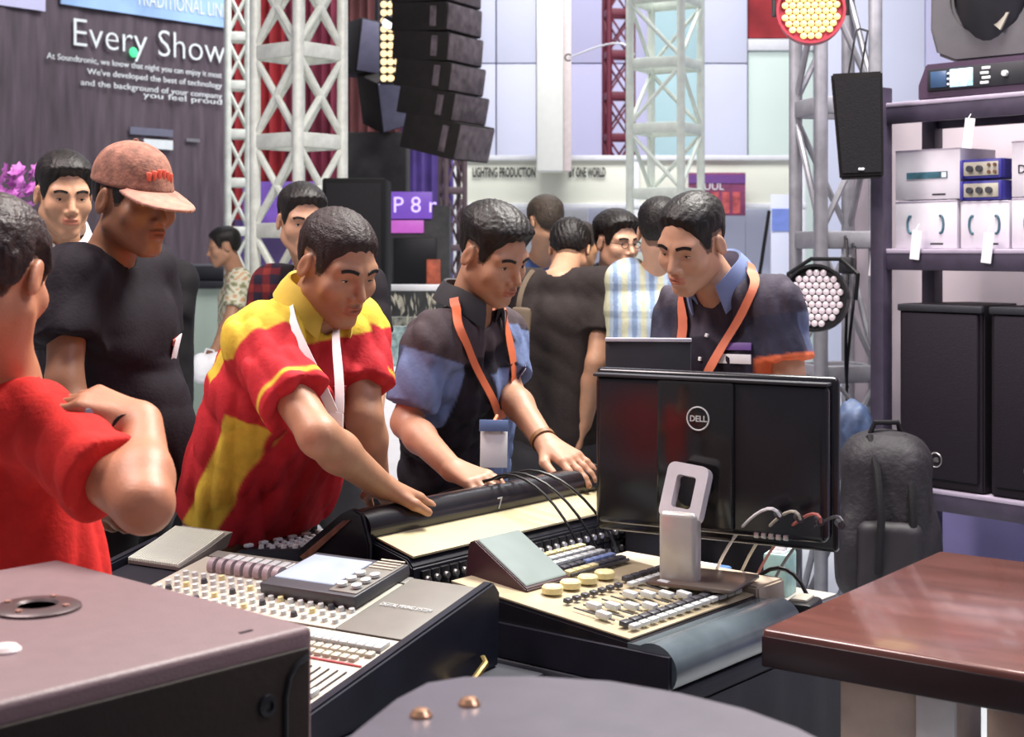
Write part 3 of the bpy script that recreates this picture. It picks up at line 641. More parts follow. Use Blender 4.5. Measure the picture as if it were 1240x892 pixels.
for (x, z) in ((-.068, 1.032), (-.09, .955)): MB().lathe([(.012, 0), (.011, .004), (.006, .005), (.005, .002), (0, .002)], 18, rot3(math.pi/2)).build('front_screw', m_black, sw, loc=(x, -.006, z))
MB().tube([(-.045, -.008, .5), (-.045, -.008, 1.035), (-.040, -.008, 1.055), (-.030, -.008, 1.066), (-.015, -.008, 1.072)], .003, 6).build('front_groove', m_black, sw)
rl = empty('rounded_cabinet', (.06, 1.05, 0), label='dark grey round-backed cabinet lid with two brass bolts at the front', cat='cabinet')
pts = [(-.155, 1.05), (-.150, 1.12), (-.128, 1.20), (-.105, 1.275), (-.080, 1.325), (-.045, 1.345), (.02, 1.347), (.09, 1.332), (.15, 1.295), (.20, 1.25), (.235, 1.20), (.262, 1.14), (.27, 1.05), (.25, .92), (-.13, .92)]
pl_ = [(x-.06, y-1.05) for x, y in pts]
MB().prism([(x*.94, y*.94) for x, y in pl_], 0, 1.08).build('cabinet_body', m_char, rl, smooth=50)
MB().prism(pl_, 1.08, 1.114).build('cabinet_lid', mat('lid_grey', (.07, .06, .08), .42, var=.1, scale=30), rl, smooth=50, bevel=.007)
for (x, y) in ((-.075, 1.225), (-.036, 1.256)): MB().lathe([(.0095, 0), (.0095, .003), (.006, .007), (0, .008)], 16).build('lid_bolt', mat('brass_bolt', (.6, .34, .2), .28, metal=.85), rl, loc=(x-.06, y-1.05, 1.113))
de = empty('wooden_desk', (.361, 2.15, 0), math.radians(-37), label='glossy reddish brown wooden desk at the front corner', cat='desk')
m_desk = mat('desk_wood', (.13, .05, .04), .2, var=.22, scale=5, stretch=(1, 6, 6), coat=.35)
MB().box((.55, .345, .9225), (1.10, .69, .055), b=.006, seg=3).build('desk_top', m_desk, de)
MB().box((.55, .004, .9175), (1.10, .012, .045), b=.003).build('desk_edge', mat('desk_edge_dark', (.016, .007, .008), .3), de)
lg_ = MB().box((.185, .10, .4475), (.155, .14, .895), b=.004).build('leg', mat('leg_beige', (.52, .42, .34), .55, var=.15), de)
MB().box((.25, .027, .45), (.055, .012, .88), b=.003).build('leg_facing', mat('leg_white', (.66, .64, .62), .5, var=.1), lg_)
for (x, y) in ((.98, .10), (.98, .6), (.185, .60)): MB().box((x, y, .4475), (.10, .10, .895), b=.004).build('leg', MATS['leg_beige'], de)
MB().box((.39, .33, .0), (.3, .3, .004)); 
cr_ = empty('blue_crate', tuple(np.array((.361, 2.15, 0))+np.array((.788*.42+.616*.22, -.616*.42+.788*.22, 0))), math.radians(-30), label='deep blue fabric crate standing under the wooden desk', cat='crate')
MB().box((0, 0, .375), (.22, .26, .75), b=.015).build('crate_body', mat('crate_blue', (.05, .07, .22), .7, var=.25, scale=8), cr_); MB().box((0, 0, .755), (.23, .27, .02), b=.006).build('crate_rim', m_keyb, cr_)
kb = empty('black_case', tuple(np.array(cr_.location)+np.array((0, 0, .766))), math.radians(-34), label='small black case on the blue crate under the desk', cat='case')
MB().box((0, 0, .03), (.19, .2, .06), b=.008).build('case_body', m_black, kb); MB().box((0, -.101, .035), (.05, .006, .012), b=.002).build('case_latch', m_steel, kb)
tx = empty('tissue_box', tuple(np.array((.361, 2.15, .95))+np.array((.788*.46+.616*.19, -.616*.46+.788*.19, 0))), math.radians(-37), label='small white box at the far edge of the wooden desk', cat='box')
MB().box((.03, 0, .02), (.09, .07, .04), b=.004).build('box_body', m_white, tx); MB().box((.03, 0, .041), (.05, .03, .003), b=.001).build('box_slot', m_ivory, tx)
# ------------------------------------------------------------------ equipment rack on the side
SA = math.radians(-49.5); SO = np.array([1.323, 5.2, 0])
def SLc(x, y, z=0):
    c, s = math.cos(SA), math.sin(SA); return (SO[0]+x*c-y*s, SO[1]+x*s+y*c, z)
m_rack = mat('rack_violet_black', (.045, .035, .06), .45, var=.2); m_board = mat('rack_board', (.42, .36, .46), .4, var=.12, scale=12)
wr = empty('wall_right', SLc(1.2, .62), SA, kind='structure', label='pinkish grey partition behind the equipment rack')
MB().box((0, 0, 1.0), (3.6, .05, 2.0), b=.004).build('partition_upper', mat('partition_pink', (.50, .43, .48), .7, var=.1, scale=2), wr)
MB().box((0, -.03, .34), (3.6, .02, .64), b=.004).build('partition_lower', mat('partition_blue', (.22, .2, .42), .6, var=.2, scale=2), wr)
rk = empty('equipment_rack', SLc(0, 0), SA, label='dark metal equipment rack holding white boxes and black speakers', cat='rack')
RL = 1.5
for z, nm in ((2.005, 1), (1.497, 1), (.683, 1)):
    MB().box((RL/2-.03, .15, z-.008), (RL+.06, .34, .016), b=.003).build('shelf_board', m_board, rk)
    MB().box((RL/2-.03, -.008, z-.045), (RL+.06, .02, .058), b=.003).build('shelf_beam', m_rack, rk); MB().box((RL/2-.03, .30, z-.045), (RL+.06, .02, .058), b=.003).build('shelf_beam', m_rack, rk)
pst = None
for x in (-.03, RL):
    for y in (-.01, .30):
        if pst is None: pst = MB().box((0, 0, 1.03), (.055, .055, 2.06), b=.004).build('rack_post', m_rack, rk, loc=(x, y, 0))
        else: inst(pst, (x, y, 0))
m_carton = mat('carton_white', (.70, .66, .72), .6, var=.06, scale=9)
m_teal = mat('label_teal', (.04, .12, .16), .5, var=.5, scale=30)
def carton(x, w_, z, h, label, marks, depth=.22, name='product_carton'):
    o = empty(name, SLc(x+w_/2, .02+depth/2, z), SA, label=label, cat='box', group=None)
    MB().box((0, 0, h/2), (w_-.004, depth, h-.002), b=.003).build('carton_body', m_carton, o)
    MB().box((0, -depth/2-.0006, h-.004), (w_*.98, .0012, .003)).build('carton_flap', m_board, o)
    MB().box((w_*.18, -depth/2-.0006, h*.10), (w_*.2, .0012, .006)).build('print_line', m_ink, o)
    yb = -depth/2-.0012
    if marks == 'bar':
        MB().box((0, yb, h*.48), (w_*.62, .002, h*.13)).build('print_label', m_teal, o); MB().box((w_*.26, yb-.001, h*.48), (w_*.07, .002, h*.10)).build('print_mark', m_white, o)
    elif marks == 'hooks':
        for s in (-1, 1):
            MB().tube([(s*(w_*.24+.012*math.cos(a)), yb, h*.5+.03*math.sin(a)) for a in np.linspace(-1.9, 1.9, 10)], .0045, 6).build('print_mark', m_teal, o)
    else:
        text_mesh('print_mark', marks, h*.22, m_ink, o, (-w_*.4, yb, h*.42), (math.pi/2, 0, 0), depth=.0008)
    return o
carton(.005, .262, 1.665, .175, 'white carton with dark teal strip stacked on the middle rack shelf', 'bar')
carton(.005, .250, 1.497, .167, 'white carton with curved marks, bottom of the stack beside the rack post', 'hooks')
carton(.265, .185, 1.497, .160, 'white carton with curved marks under the two blue amplifier units', 'hooks')
carton(.455, .24, 1.497, .167, 'lower white carton at the outer end of the middle shelf', 'hooks')
carton(.455, .24, 1.665, .185, 'upper white carton at the outer end of the middle shelf', 'DX')
carton(.71, .24, 1.497, .167, 'white carton furthest along the middle shelf', 'hooks')
m_bluem = mat('unit_blue', (.05, .045, .30), .4)
for i in range(2):
    z = 1.658+.072*i
    o = empty('headphone_amplifier', SLc(.345, .10, z), SA, label=('blue cased unit with pale face and knobs, lower of two', 'blue cased unit with pale face and knobs, upper of two')[i], cat='amplifier')
    MB().box((0, 0, .034), (.155, .15, .066), b=.006).build('unit_case', m_bluem, o); MB().box((0, -.077, .034), (.135, .006, .046), b=.002).build('unit_face', m_ivory, o)
    for k in range(3 if i == 0 else 2): MB().cyl((-.04+.036*k, -.079, .034), (-.04+.036*k, -.092, .034), .011, n=14).build('unit_knob', m_keyd, o)
    for k in range(4 if i else 0): MB().cyl((.03+.022*(k % 2), -.079, .022+.024*(k//2)), (.03+.022*(k % 2), -.085, .022+.024*(k//2)), .006, n=10).build('unit_jack', m_wood, o)
    for sx in (-1, 1): MB().box((sx*.072, -.082, .034), (.010, .010, .064), b=.003).build('unit_handle', m_bluem, o)
for i, (x, z) in enumerate(((.125, 1.56), (.40, 1.55), (.33, 1.93), (-.045, 1.50))):
    o = empty('price_tag', SLc(x, -.03, z), SA, label=('white paper tag hanging over the bottom carton near the rack post', 'white paper tag hanging under the blue units', 'white paper tag hanging from the top rack shelf', 'small pale tag hanging from the rack post')[i], cat='tag')
    MB().box((0, 0, -.05), (.035, .002, .10), M=rot3(0, .12, .1)).build('tag_sheet', m_white, o); MB().cyl((0, 0, 0), (0, .018, .02), .0015, n=6).build('tag_string', m_white, o)
def pa(x, label):
    o = empty('loudspeaker', SLc(x+.165, .15, .683), SA, label=label, cat='speaker')
    M_ = mat('pa_black', (.011, .008, .012), .6, bump=.1, scale=40, spec=.25)
    MB().prism([(-.165, -.16), (.165, -.16), (.155, .02), (.10, .16), (-.10, .16), (-.155, .02)], 0, .625).build('cabinet_body', M_, o, bevel=.006)
    MB().box((0, -.166, .315), (.295, .016, .56), b=.006).build('front_grille', mat('pa_grille', (.014, .010, .016), .75, bump=.3, scale=300, bscale=400, spec=.2), o)
    MB().box((0, -.165, .612), (.33, .02, .024), b=.005).build('top_trim', m_char, o)
    lg = MB(); lg.tube([(-.01+.024*math.cos(a), -.176, .10+.024*math.sin(a)) for a in np.linspace(0, 6.283, 30)[:-1]], .0018, 6, closed=True); b_ = lg.build('badge_ring', m_steel, o)
    text_mesh('badge_letters', 'dB', .022, m_steel, o, (-.01, -.1755, .093), (math.pi/2, 0, 0), depth=.0006, align='CENTER')
    return o
pa(.045, 'black loudspeaker with round badge on the low rack shelf beside the backpack'); pa(.40, 'second black loudspeaker on the low rack shelf at the outer side')
am = empty('dimmer_rack', SLc(.32, .12, 2.005), SA+.04, label='black amplifier with lit display and slanted ends on top of the rack', cat='amplifier')
MB().prism([(-.20, 0), (.26, 0), (.26, .12), (-.17, .12), (-.20, .05)], -.13, .13, Matrix(((1, 0, 0, 0), (0, 0, 1, 0), (0, 1, 0, 0), (0, 0, 0, 1)))).build('amplifier_case', mat('amp_plum', (.07, .04, .075), .4), am, bevel=.004)
MB().box((.02, -.133, .064), (.36, .008, .074), b=.002).build('amplifier_face', m_char, am)
MB().box((-.03, -.139, .064), (.085, .006, .060), b=.002).build('amplifier_display', mat('aqua_glow', (.4, .6, .75), .3, emit=(.5, .72, .85), es=.7, var=.5, scale=60), am)
for i in range(4): MB().box((.055+.006*(i % 2), -.139, .04+.016*i), (.03, .005, .009), b=.001).build('amplifier_key', m_white, am)
MB().box((-.115, -.139, .064), (.06, .005, .055), b=.001).build('amplifier_meter', mat('meter_blue', (.05, .1, .2), .3), am)
for i in range(3): MB().cyl((-.078, -.137, .045+.018*i), (-.078, -.143, .045+.018*i), .004, n=8).build('indicator', m_white, am)
MB().cyl((.13, -.137, .064), (.13, -.15, .064), .010, n=14).build('amplifier_knob', m_key, am)
for sx in (-.17, .22): MB().box((sx, 0, -.0), (.03, .2, .012)).build('foot', m_black, am, loc=(0, 0, .006))
mh = empty('moving_head_light', SLc(.36, .10, 2.127), SA+.1, label='grey moving head stage light with curved yoke on top of the amplifier', cat='stage light')
m_mh = mat('yoke_grey', (.10, .095, .105), .45, var=.1)
yo = []
for a in np.linspace(math.pi, 2*math.pi, 18): yo.append((.13*math.cos(a), .21+.13*math.sin(a)*.9))
out = [(-.21, .42), (-.215, .12), (-.19, .03), (-.12, .0), (.12, .0), (.19, .03), (.215, .12), (.21, .42)]
pg = out+[(.13, .42)]+yo[::-1]+[(-.13, .42)]
MB().prism(pg, -.07, .07, Matrix(((1, 0, 0, 0), (0, 0, 1, 0), (0, 1, 0, 0), (0, 0, 0, 1)))).build('yoke', m_mh, mh, bevel=.01)
MB().lathe([(0, -.19), (.12, -.18), (.14, -.10), (.14, .05), (.12, .15), (0, .16)], 28, Matrix.Translation((0, 0, .265)) @ rot3(math.radians(15), 0, .1)).build('lamp_head', m_char, mh)
MB().prism([(-.03, 0), (.06, .0), (.03, -.055)], 0, .01, Matrix.Translation((.02, -.082, .145)) @ rot3(math.pi/2)).build('lamp_reflection', m_ivory, mh)  # pale triangle modelled in place of a reflection on the lamp head
# grey truss tower with lights and speaker
gx = ((1011-620)*5.75/FP, 5.75, 0)
truss('truss_tower', gx, math.radians(14), .225, .51, 6, m_grey, .026, .013, 'grey truss tower beside the equipment rack carrying lamps', cross=False)
def parlight(x, y, d, r, yaw, pitch, m_h, m_l, label, mast):
    p = P(x, y, d); o = empty('par_light', tuple(p), label=label, cat='stage light'); o.rotation_euler = (pitch, 0, yaw)
    MB().lathe([(0, .13), (r*.5, .13), (r*.8, .09), (r*1.02, .03), (r*1.06, -.02), (r*.98, -.02), (r*.96, .0), (0, .0)], 32, rot3(-math.pi/2)).build('lamp_housing', m_h, o)
    ln = None; s = r*.225
    for i in range(-5, 6):
        for j in range(-5, 6):
            lx = (i+.5*(j % 2))*s; lz = j*s*.87
            if lx*lx+lz*lz > (r*.88)**2: continue
            if ln is None: ln = MB().lathe([(s*.48, 0), (s*.44, .004), (s*.2, .006), (0, .0065)], 10, rot3(math.pi/2)).build('lens', m_l, o, loc=(lx, -.004, lz))
            else: inst(ln, (lx, -.004, lz))
    MB().tube([(-r*1.12, .05, 0), (-r*1.14, .06, r*.8), (-r*.5, .09, r*1.3), (r*.5, .09, r*1.3), (r*1.14, .06, r*.8), (r*1.12, .05, 0)], .008, 8).build('bracket', m_black, o)
    MB().box(mast, (.05, .05, .06), b=.006).build('clamp', m_char, o)
    return o
m_lens = mat('lens_pale', (.6, .52, .55), .2, emit=(.9, .74, .74), es=.12, var=.1)
parlight(988, 361, 5.35, .116, math.radians(-32), math.radians(-6), m_black, m_lens, 'round black lamp of many pale lenses clamped on the grey truss behind the young man', (.07, .12, .13))
parlight(982, 14, 5.3, .115, math.radians(-10), math.radians(-8), mat('lamp_red', (.34, .03, .05), .4), mat('lens_yellow', (.7, .6, .2), .2, emit=(1, .86, .35), es=.4, var=.1), 'round red lamp with glowing yellow lenses high on the grey truss', (.10, .15, .1))
hs_ = empty('column_speaker', tuple(P(1038, 155, 5.1)), math.radians(-12), label='small black hanging speaker in front of the grey truss', cat='speaker')
MB().prism([(-.088, .18), (.082, .185), (.086, -.17), (-.058, -.175)], -.075, .06, Matrix(((1, 0, 0, 0), (0, 0, 1, 0), (0, 1, 0, 0), (0, 0, 0, 1)))).build('speaker_body', mat('column_black', (.014, .012, .012), .65, spec=.2), hs_, bevel=.006)
MB().prism([(-.078, .165), (.074, .168), (.078, -.155), (-.05, -.158)], -.081, -.074, Matrix(((1, 0, 0, 0), (0, 0, 1, 0), (0, 1, 0, 0), (0, 0, 0, 1)))).build('speaker_grille', m_blackm, hs_)
MB().box((.012, -.083, -.145), (.02, .004, .008), b=.001).build('speaker_badge', m_white, hs_)
for sx in (-.03, .01): MB().tube([(sx, 0, .18), (sx+.02, .05, .3), (sx+.03, .2, .36), (.02, .55, .42)], .004, 6).build('hanging_cable', m_black, hs_)
for i, pts in enumerate(((P(1025, 290, 5.6), P(1030, 340, 5.55), P(1020, 420, 5.5), P(1026, 470, 5.55)), (P(1035, 300, 5.6), P(1040, 380, 5.5), P(1015, 440, 5.5), P(1030, 520, 5.6)))):
    o = empty('lamp_cable', tuple(pts[0]), label=('looped black cable hanging below the clamped lamp', 'longer black cable hanging down the grey truss')[i], cat='cable')
    q = Vector(pts[0]); MB().tube([p-q for p in bez(*[tuple(p) for p in pts], 14)], .006, 6).build('cable_run', m_black, o); MB().cyl((0, 0, .0), (0, .06, .03), .006, n=6).build('cable_tie', m_char, o)
# ------------------------------------------------------------------ signed distance modelling for bodies and soft things
F32 = np.float32
def V3(*a): return np.array(a, dtype=float)
def nrm(v): v = np.asarray(v, float); return v/(np.linalg.norm(v)+1e-12)
def smin(a, b, k):
    h = np.maximum(k-np.abs(a-b), 0)/k; return np.minimum(a, b)-h*h*k*.25
def smax(a, b, k): return -smin(-a, -b, k)
def d_cap(x, y, z, a, b, r1, r2):
    ba = [b[i]-a[i] for i in range(3)]; L = sum(c*c for c in ba)+1e-12
    px, py, pz = x-F32(a[0]), y-F32(a[1]), z-F32(a[2])
    t = np.clip((px*F32(ba[0])+py*F32(ba[1])+pz*F32(ba[2]))/F32(L), 0, 1)
    return np.sqrt((px-t*F32(ba[0]))**2+(py-t*F32(ba[1]))**2+(pz-t*F32(ba[2]))**2)-(F32(r1)+t*F32(r2-r1))
def d_ell(x, y, z, c, r):
    px, py, pz = x-F32(c[0]), y-F32(c[1]), z-F32(c[2])
    k0 = np.sqrt((px/F32(r[0]))**2+(py/F32(r[1]))**2+(pz/F32(r[2]))**2)
    k1 = np.sqrt((px/F32(r[0]**2))**2+(py/F32(r[1]**2))**2+(pz/F32(r[2]**2))**2)+F32(1e-6)
    return k0*(k0-1)/k1
def d_rbox(x, y, z, h, r):
    qx, qy, qz = np.abs(x)-F32(h[0]-r), np.abs(y)-F32(h[1]-r), np.abs(z)-F32(h[2]-r)
    return np.sqrt(np.maximum(qx, 0)**2+np.maximum(qy, 0)**2+np.maximum(qz, 0)**2)+np.minimum(np.maximum(qx, np.maximum(qy, qz)), 0)-F32(r)
class Pr:
    def __init__(s, fn, lo, hi, k=.03, op='u'): s.fn, s.lo, s.hi, s.k, s.op = fn, np.asarray(lo, float), np.asarray(hi, float), k, op
def cap(a, b, r1, r2=None, k=.03, op='u', cut=None, flat=None):
    r2 = r1 if r2 is None else r2; a = np.asarray(a, float); b = np.asarray(b, float); m = max(r1, r2)+.03
    if flat is not None:
        ax, fa = nrm(flat[0]), flat[1]
        def fn(x, y, z):
            q = ((x-F32(a[0]))*F32(ax[0])+(y-F32(a[1]))*F32(ax[1])+(z-F32(a[2]))*F32(ax[2]))*F32(1/fa-1)
            bb = b+ax*np.dot(b-a, ax)*(1/fa-1)
            return d_cap(x+q*F32(ax[0]), y+q*F32(ax[1]), z+q*F32(ax[2]), a, bb, r1, r2)*F32(min(fa, 1))
        m = m*max(1, fa)
    elif cut is not None:
        c, n = cut
        def fn(x, y, z):
            return np.maximum(d_cap(x, y, z, a, b, r1, r2), (x-F32(c[0]))*F32(n[0])+(y-F32(c[1]))*F32(n[1])+(z-F32(c[2]))*F32(n[2]))
    else:
        def fn(x, y, z): return d_cap(x, y, z, a, b, r1, r2)
    return Pr(fn, np.minimum(a, b)-m, np.maximum(a, b)+m, k, op)
def sph(c, r, k=.03, op='u'): return cap(c, np.asarray(c)+1e-6, r, r, k, op)
def loc(fnl, c, R, rad, k=.03, op='u', s=1.0):       # a shape given in its own axes: R columns are its x, y, z directions
    c = np.asarray(c, float)
    def fn(x, y, z):
        px, py, pz = (x-F32(c[0])), (y-F32(c[1])), (z-F32(c[2]))
        q = [(px*F32(R[0, i])+py*F32(R[1, i])+pz*F32(R[2, i]))/F32(s) for i in range(3)]
        return fnl(*q)*F32(s)
    return Pr(fn, c-rad*s, c+rad*s, k, op)
def lell(c, R, r, k=.03, op='u'): return loc(lambda x, y, z: d_ell(x, y, z, (0, 0, 0), r), c, R, max(r)+.03, k, op)
def plane(c, n, k=.01):           # keeps the side that n points away from
    return Pr(lambda x, y, z: (x-F32(c[0]))*F32(n[0])+(y-F32(c[1]))*F32(n[1])+(z-F32(c[2]))*F32(n[2]), (-99,)*3, (99,)*3, k, 'i')
def folds(amp, seed=0, freq=28, ax=(1, 1, .5)):
    rs = np.random.RandomState(seed); W = rs.normal(size=(5, 3))*np.array(ax)*freq; Q = rs.normal(size=(5, 3))*freq*.35; ph = rs.rand(5)*6
    def fn(x, y, z):
        o = 0
        for i in range(5):
            wv = np.sin(x*F32(Q[i, 0])+y*F32(Q[i, 1])+z*F32(Q[i, 2])+F32(ph[i]))
            o = o+np.abs(np.sin(x*F32(W[i, 0])+y*F32(W[i, 1])+z*F32(W[i, 2])+F32(1.6)*wv))
        return F32(amp)*(F32(.64)*5-o)
    return Pr(fn, (-99,)*3, (99,)*3, 0, 'n')
def axis(lo, hi, h, fine):
    out = [lo]; 
    while out[-1] < hi:
        x = out[-1]; s = h
        for a, b, hf in fine:
            if a-h <= x <= b: s = min(s, hf)
        out.append(x+s)
    return np.array(out, dtype=F32)
def sdf_mesh(prims, h, fine=(), lo=None, hi=None):
    us = [p for p in prims if p.op == 'u']
    if lo is None: lo = np.min([p.lo for p in us], 0)
    if hi is None: hi = np.max([p.hi for p in us], 0)
    A = [axis(lo[i], hi[i], h, [(f[0][i], f[1][i], f[2]) for f in fine]) for i in range(3)]
    D = np.full([len(a) for a in A], .5, dtype=F32)
    for p in prims:
        sl = []
        for i in range(3):
            a = np.searchsorted(A[i], p.lo[i]); b = np.searchsorted(A[i], p.hi[i]); sl.append(slice(max(a-1, 0), b+1))
        g = np.ix_(A[0][sl[0]], A[1][sl[1]], A[2][sl[2]])
        if 0 in [len(A[i][sl[i]]) for i in range(3)]: continue
        d = np.asarray(p.fn(*g), dtype=F32); cur = D[tuple(sl)]
        if p.op == 'u': D[tuple(sl)] = smin(cur, d, F32(p.k)) if p.k > 0 else np.minimum(cur, d)
        elif p.op == 's': D[tuple(sl)] = smax(cur, -d, F32(max(p.k, 1e-4)))
        elif p.op == 'i': D[tuple(sl)] = smax(cur, d, F32(max(p.k, 1e-4)))
        elif p.op == 'n': D[tuple(sl)] = cur+np.where(np.abs(cur) < .05, d, 0)
    D[0] = D[-1] = .5; D[:, 0] = D[:, -1] = .5; D[:, :, 0] = D[:, :, -1] = .5
    return nets(D, *A)
def nets(D, xs, ys, zs):
    I = D < 0; nx, ny, nz = D.shape; c = np.zeros((nx-1, ny-1, nz-1), np.int8)
    offs = [(i, j, k) for i in (0, 1) for j in (0, 1) for k in (0, 1)]
    for i, j, k in offs: c += I[i:nx-1+i, j:ny-1+j, k:nz-1+k]
    act = np.argwhere((c > 0) & (c < 8)); idx = np.full(c.shape, -1, np.int32); idx[tuple(act.T)] = np.arange(len(act))
    acc = np.zeros((len(act), 3)); cnt = np.zeros(len(act)); X = [xs.astype(float), ys.astype(float), zs.astype(float)]
    for o in offs:
        for ax in range(3):
            if o[ax]: continue
            o2 = list(o); o2[ax] = 1
            pa = act+np.array(o); pb = act+np.array(o2); da = D[tuple(pa.T)].astype(float); db = D[tuple(pb.T)].astype(float)
            m = (da < 0) != (db < 0); t = np.where(m, da/(da-db+1e-30), 0)
            pos = np.stack([X[q][pa[:, q]] for q in range(3)], 1); pos[:, ax] += t*(X[ax][pb[:, ax]]-X[ax][pa[:, ax]])
            acc[m] += pos[m]; cnt[m] += 1
    v = acc/np.maximum(cnt, 1)[:, None]; F = []
    for ax in range(3):
        a = [slice(1, n-1) for n in D.shape]; b = list(a); a[ax] = slice(0, D.shape[ax]-1); b[ax] = slice(1, D.shape[ax])
        s0, s1 = I[tuple(a)], I[tuple(b)]; e = np.argwhere(s0 != s1)
        if not len(e): continue
        inside0 = s0[tuple(e.T)]; e = e+np.array([0 if q == ax else 1 for q in range(3)])
        u, w_ = (ax+1) % 3, (ax+2) % 3
        def cell(du, dw):
            q = e.copy(); q[:, u] -= du; q[:, w_] -= dw; return idx[tuple(q.T)]
        f = np.stack([cell(1, 1), cell(0, 1), cell(0, 0), cell(1, 0)], 1); f[~inside0] = f[~inside0][:, ::-1]; F.append(f)
    return v, np.concatenate(F)
def relax(v, f, n=1, lam=.5):
    for _ in range(n):
        s = np.zeros_like(v); c = np.zeros(len(v))
        for a in range(4):
            b = (a+1) % 4
            for q in range(3): s[:, q] += np.bincount(f[:, a], v[f[:, b], q], len(v))+np.bincount(f[:, b], v[f[:, a], q], len(v))
            c += np.bincount(f[:, a], minlength=len(v))+np.bincount(f[:, b], minlength=len(v))
        v = v*(1-lam)+lam*s/np.maximum(c, 1)[:, None]
    return v
def np_obj(name, v, f, m, parent=None, base=(0, 0, 0), col=None, **k):
    me = bpy.data.meshes.new(name); v = np.asarray(v, float)-np.asarray(base, float)
    me.vertices.add(len(v)); me.vertices.foreach_set('co', v.astype(F32).ravel())
    me.loops.add(f.size); me.loops.foreach_set('vertex_index', f.astype(np.int32).ravel())
    me.polygons.add(len(f)); me.polygons.foreach_set('loop_start', np.arange(0, f.size, f.shape[1], dtype=np.int32))
    me.update(calc_edges=True); me.validate(); me.shade_smooth()
    if col is not None:
        at = me.color_attributes.new('Col', 'FLOAT_COLOR', 'POINT'); c4 = np.ones((len(v), 4), F32); c4[:, :3] = col; at.data.foreach_set('color', c4.ravel())
    me.materials.append(m); o = bpy.data.objects.new(name, me); C.objects.link(o); o.parent = parent
    return tag(o, **k)
def soft(name, prims, h, m, parent, base, col=None, fine=(), rx=1, **k):
    v, f = sdf_mesh(prims, h, fine)
    if rx: v = relax(v, f, rx)
    c = None
    if callable(col): c = col(v)
    elif col is not None: c = np.tile(np.array(col), (len(v), 1))
    o = np_obj(name, v, f, m, parent, base, c, **k); o['_n'] = 0; del o['_n']
    return o, v, f
# ------------------------------------------------------------------ head, hair, hands
def head_core(x, y, z):
    d = d_ell(x, y, z, (0, -.014, .030), (.072, .096, .085)); return smin(d, d_ell(x, y, z, (0, .020, -.028), (.063, .070, .082)), F32(.03))
def head_sdf(x, y, z, o):
    ax = np.abs(x); c = lambda a, b, r1, r2=None: d_cap(ax, y, z, a, b, r1, r1 if r2 is None else r2); e = lambda c_, r: d_ell(ax, y, z, c_, r); s = lambda a, k: smin(d, a, F32(k))
    w_ = o.get('jaw', 1.0)
    d = head_core(x, y, z)
    d = s(c((.050*w_, -.002, -.056), (.013*w_, .064, -.100), .021, .018), .03)
    d = s(e((0, .072, -.099), (.020, .016, .015)), .02)
    d = s(e((.043*w_, .058, -.026), (.023, .019, .021)), .025)
    d = s(c((.012, .080, .021), (.046, .066, .023), .009, .010), .02)
    d = smax(d, -e((.032, .101, .002), (.019, .019, .0115)), F32(.014))
    d = s(e((.0315, .0665, .001), (.0150, .0138, .0125)), .005)
    d = s(c((0, .084, .012), (0, .107, -.029), .0072, .0110), .012)
    d = s(e((.0125, .094, -.036), (.0090, .0095, .0078)), .007)
    d = smax(d, -e((.0065, .103, -.0415), (.0038, .005, .003)), F32(.003))
    d = s(e((0, .079, -.064), (.029, .019, .021)), .016)
    d = s(d_ell(x, y, z, (0, .0955, -.0572), (.0215, .0075, .0052)), .004)
    d = s(d_ell(x, y, z, (0, .0945, -.0688), (.0180, .0080, .0062)), .004)
    d = smax(d, -d_ell(x, y, z, (0, .1035, -.0628), (.0225, .0085, .0017)), F32(.003))
    d = s(d_ell(ax, y-F32(.25)*z, z, (.0785, -.012, -.004), (.0085, .0185, .032)), .007)
    d = smax(d, -d_ell(ax, y-F32(.25)*z, z, (.0885, -.006, -.001), (.007, .010, .019)), F32(.006))
    return d
HL_Y = [-.13, -.095, -.065, -.045, -.034, .010, .018, .036, .050, .066, .09, .13]
HL_Z = [-.078, -.072, -.055, -.030, .030, .030, -.008, -.004, .030, .066, .074, .074]
def hair_sdf(x, y, z, o):
    t0, t1, fr = o.get('side', .006), o.get('top', .018), o.get('front', 0)
    sm = lambda a, b, q: np.clip((q-a)/(b-a), 0, 1)**2*(3-2*np.clip((q-a)/(b-a), 0, 1))
    th = t0+(t1-t0)*sm(.02, .095, z)+fr*sm(.0, .085, y)*sm(.03, .08, z)
    n = np.sin(x*F32(420)+3*np.sin(y*F32(60)+z*F32(45)))*np.sin(y*F32(150)+x*F32(90))
    part = o.get('sweep', 0)
    zb = np.interp(y, HL_Y, HL_Z)+o.get('hl', 0)*sm(.04, .07, y)+part*x*sm(.03, .07, y)
    zb = zb+F32(.003)*np.sin(x*F32(260))
    th = th*np.clip((z-zb)/.022, .18, 1)
    d = head_core(x, y, z)-th.astype(F32)-F32(o.get('rough', .0016))*n
    return smax(d, ((zb-z)*.8).astype(F32)+0*d, F32(.008))
def cap_sdf(x, y, z, o):
    d = smax(head_core(x, y, z)-F32(.011)-F32(.010)*np.clip((z-.05)/.06, 0, 1), (F32(.032)-F32(.05)*y-z)+0*x, F32(.006))
    return d
def brim_sdf(x, y, z, o):
    zc = F32(.036)-F32(.34)*(y-F32(.07))-F32(2.6)*x*x; sl = np.abs(z-zc)-F32(.0042)
    el = (np.sqrt((x/F32(.083))**2+((y-F32(.062))/F32(.115))**2)-1)*F32(.08)
    return np.maximum(np.maximum(sl*F32(.9), el), F32(.06)-y-F32(2)*x*x)
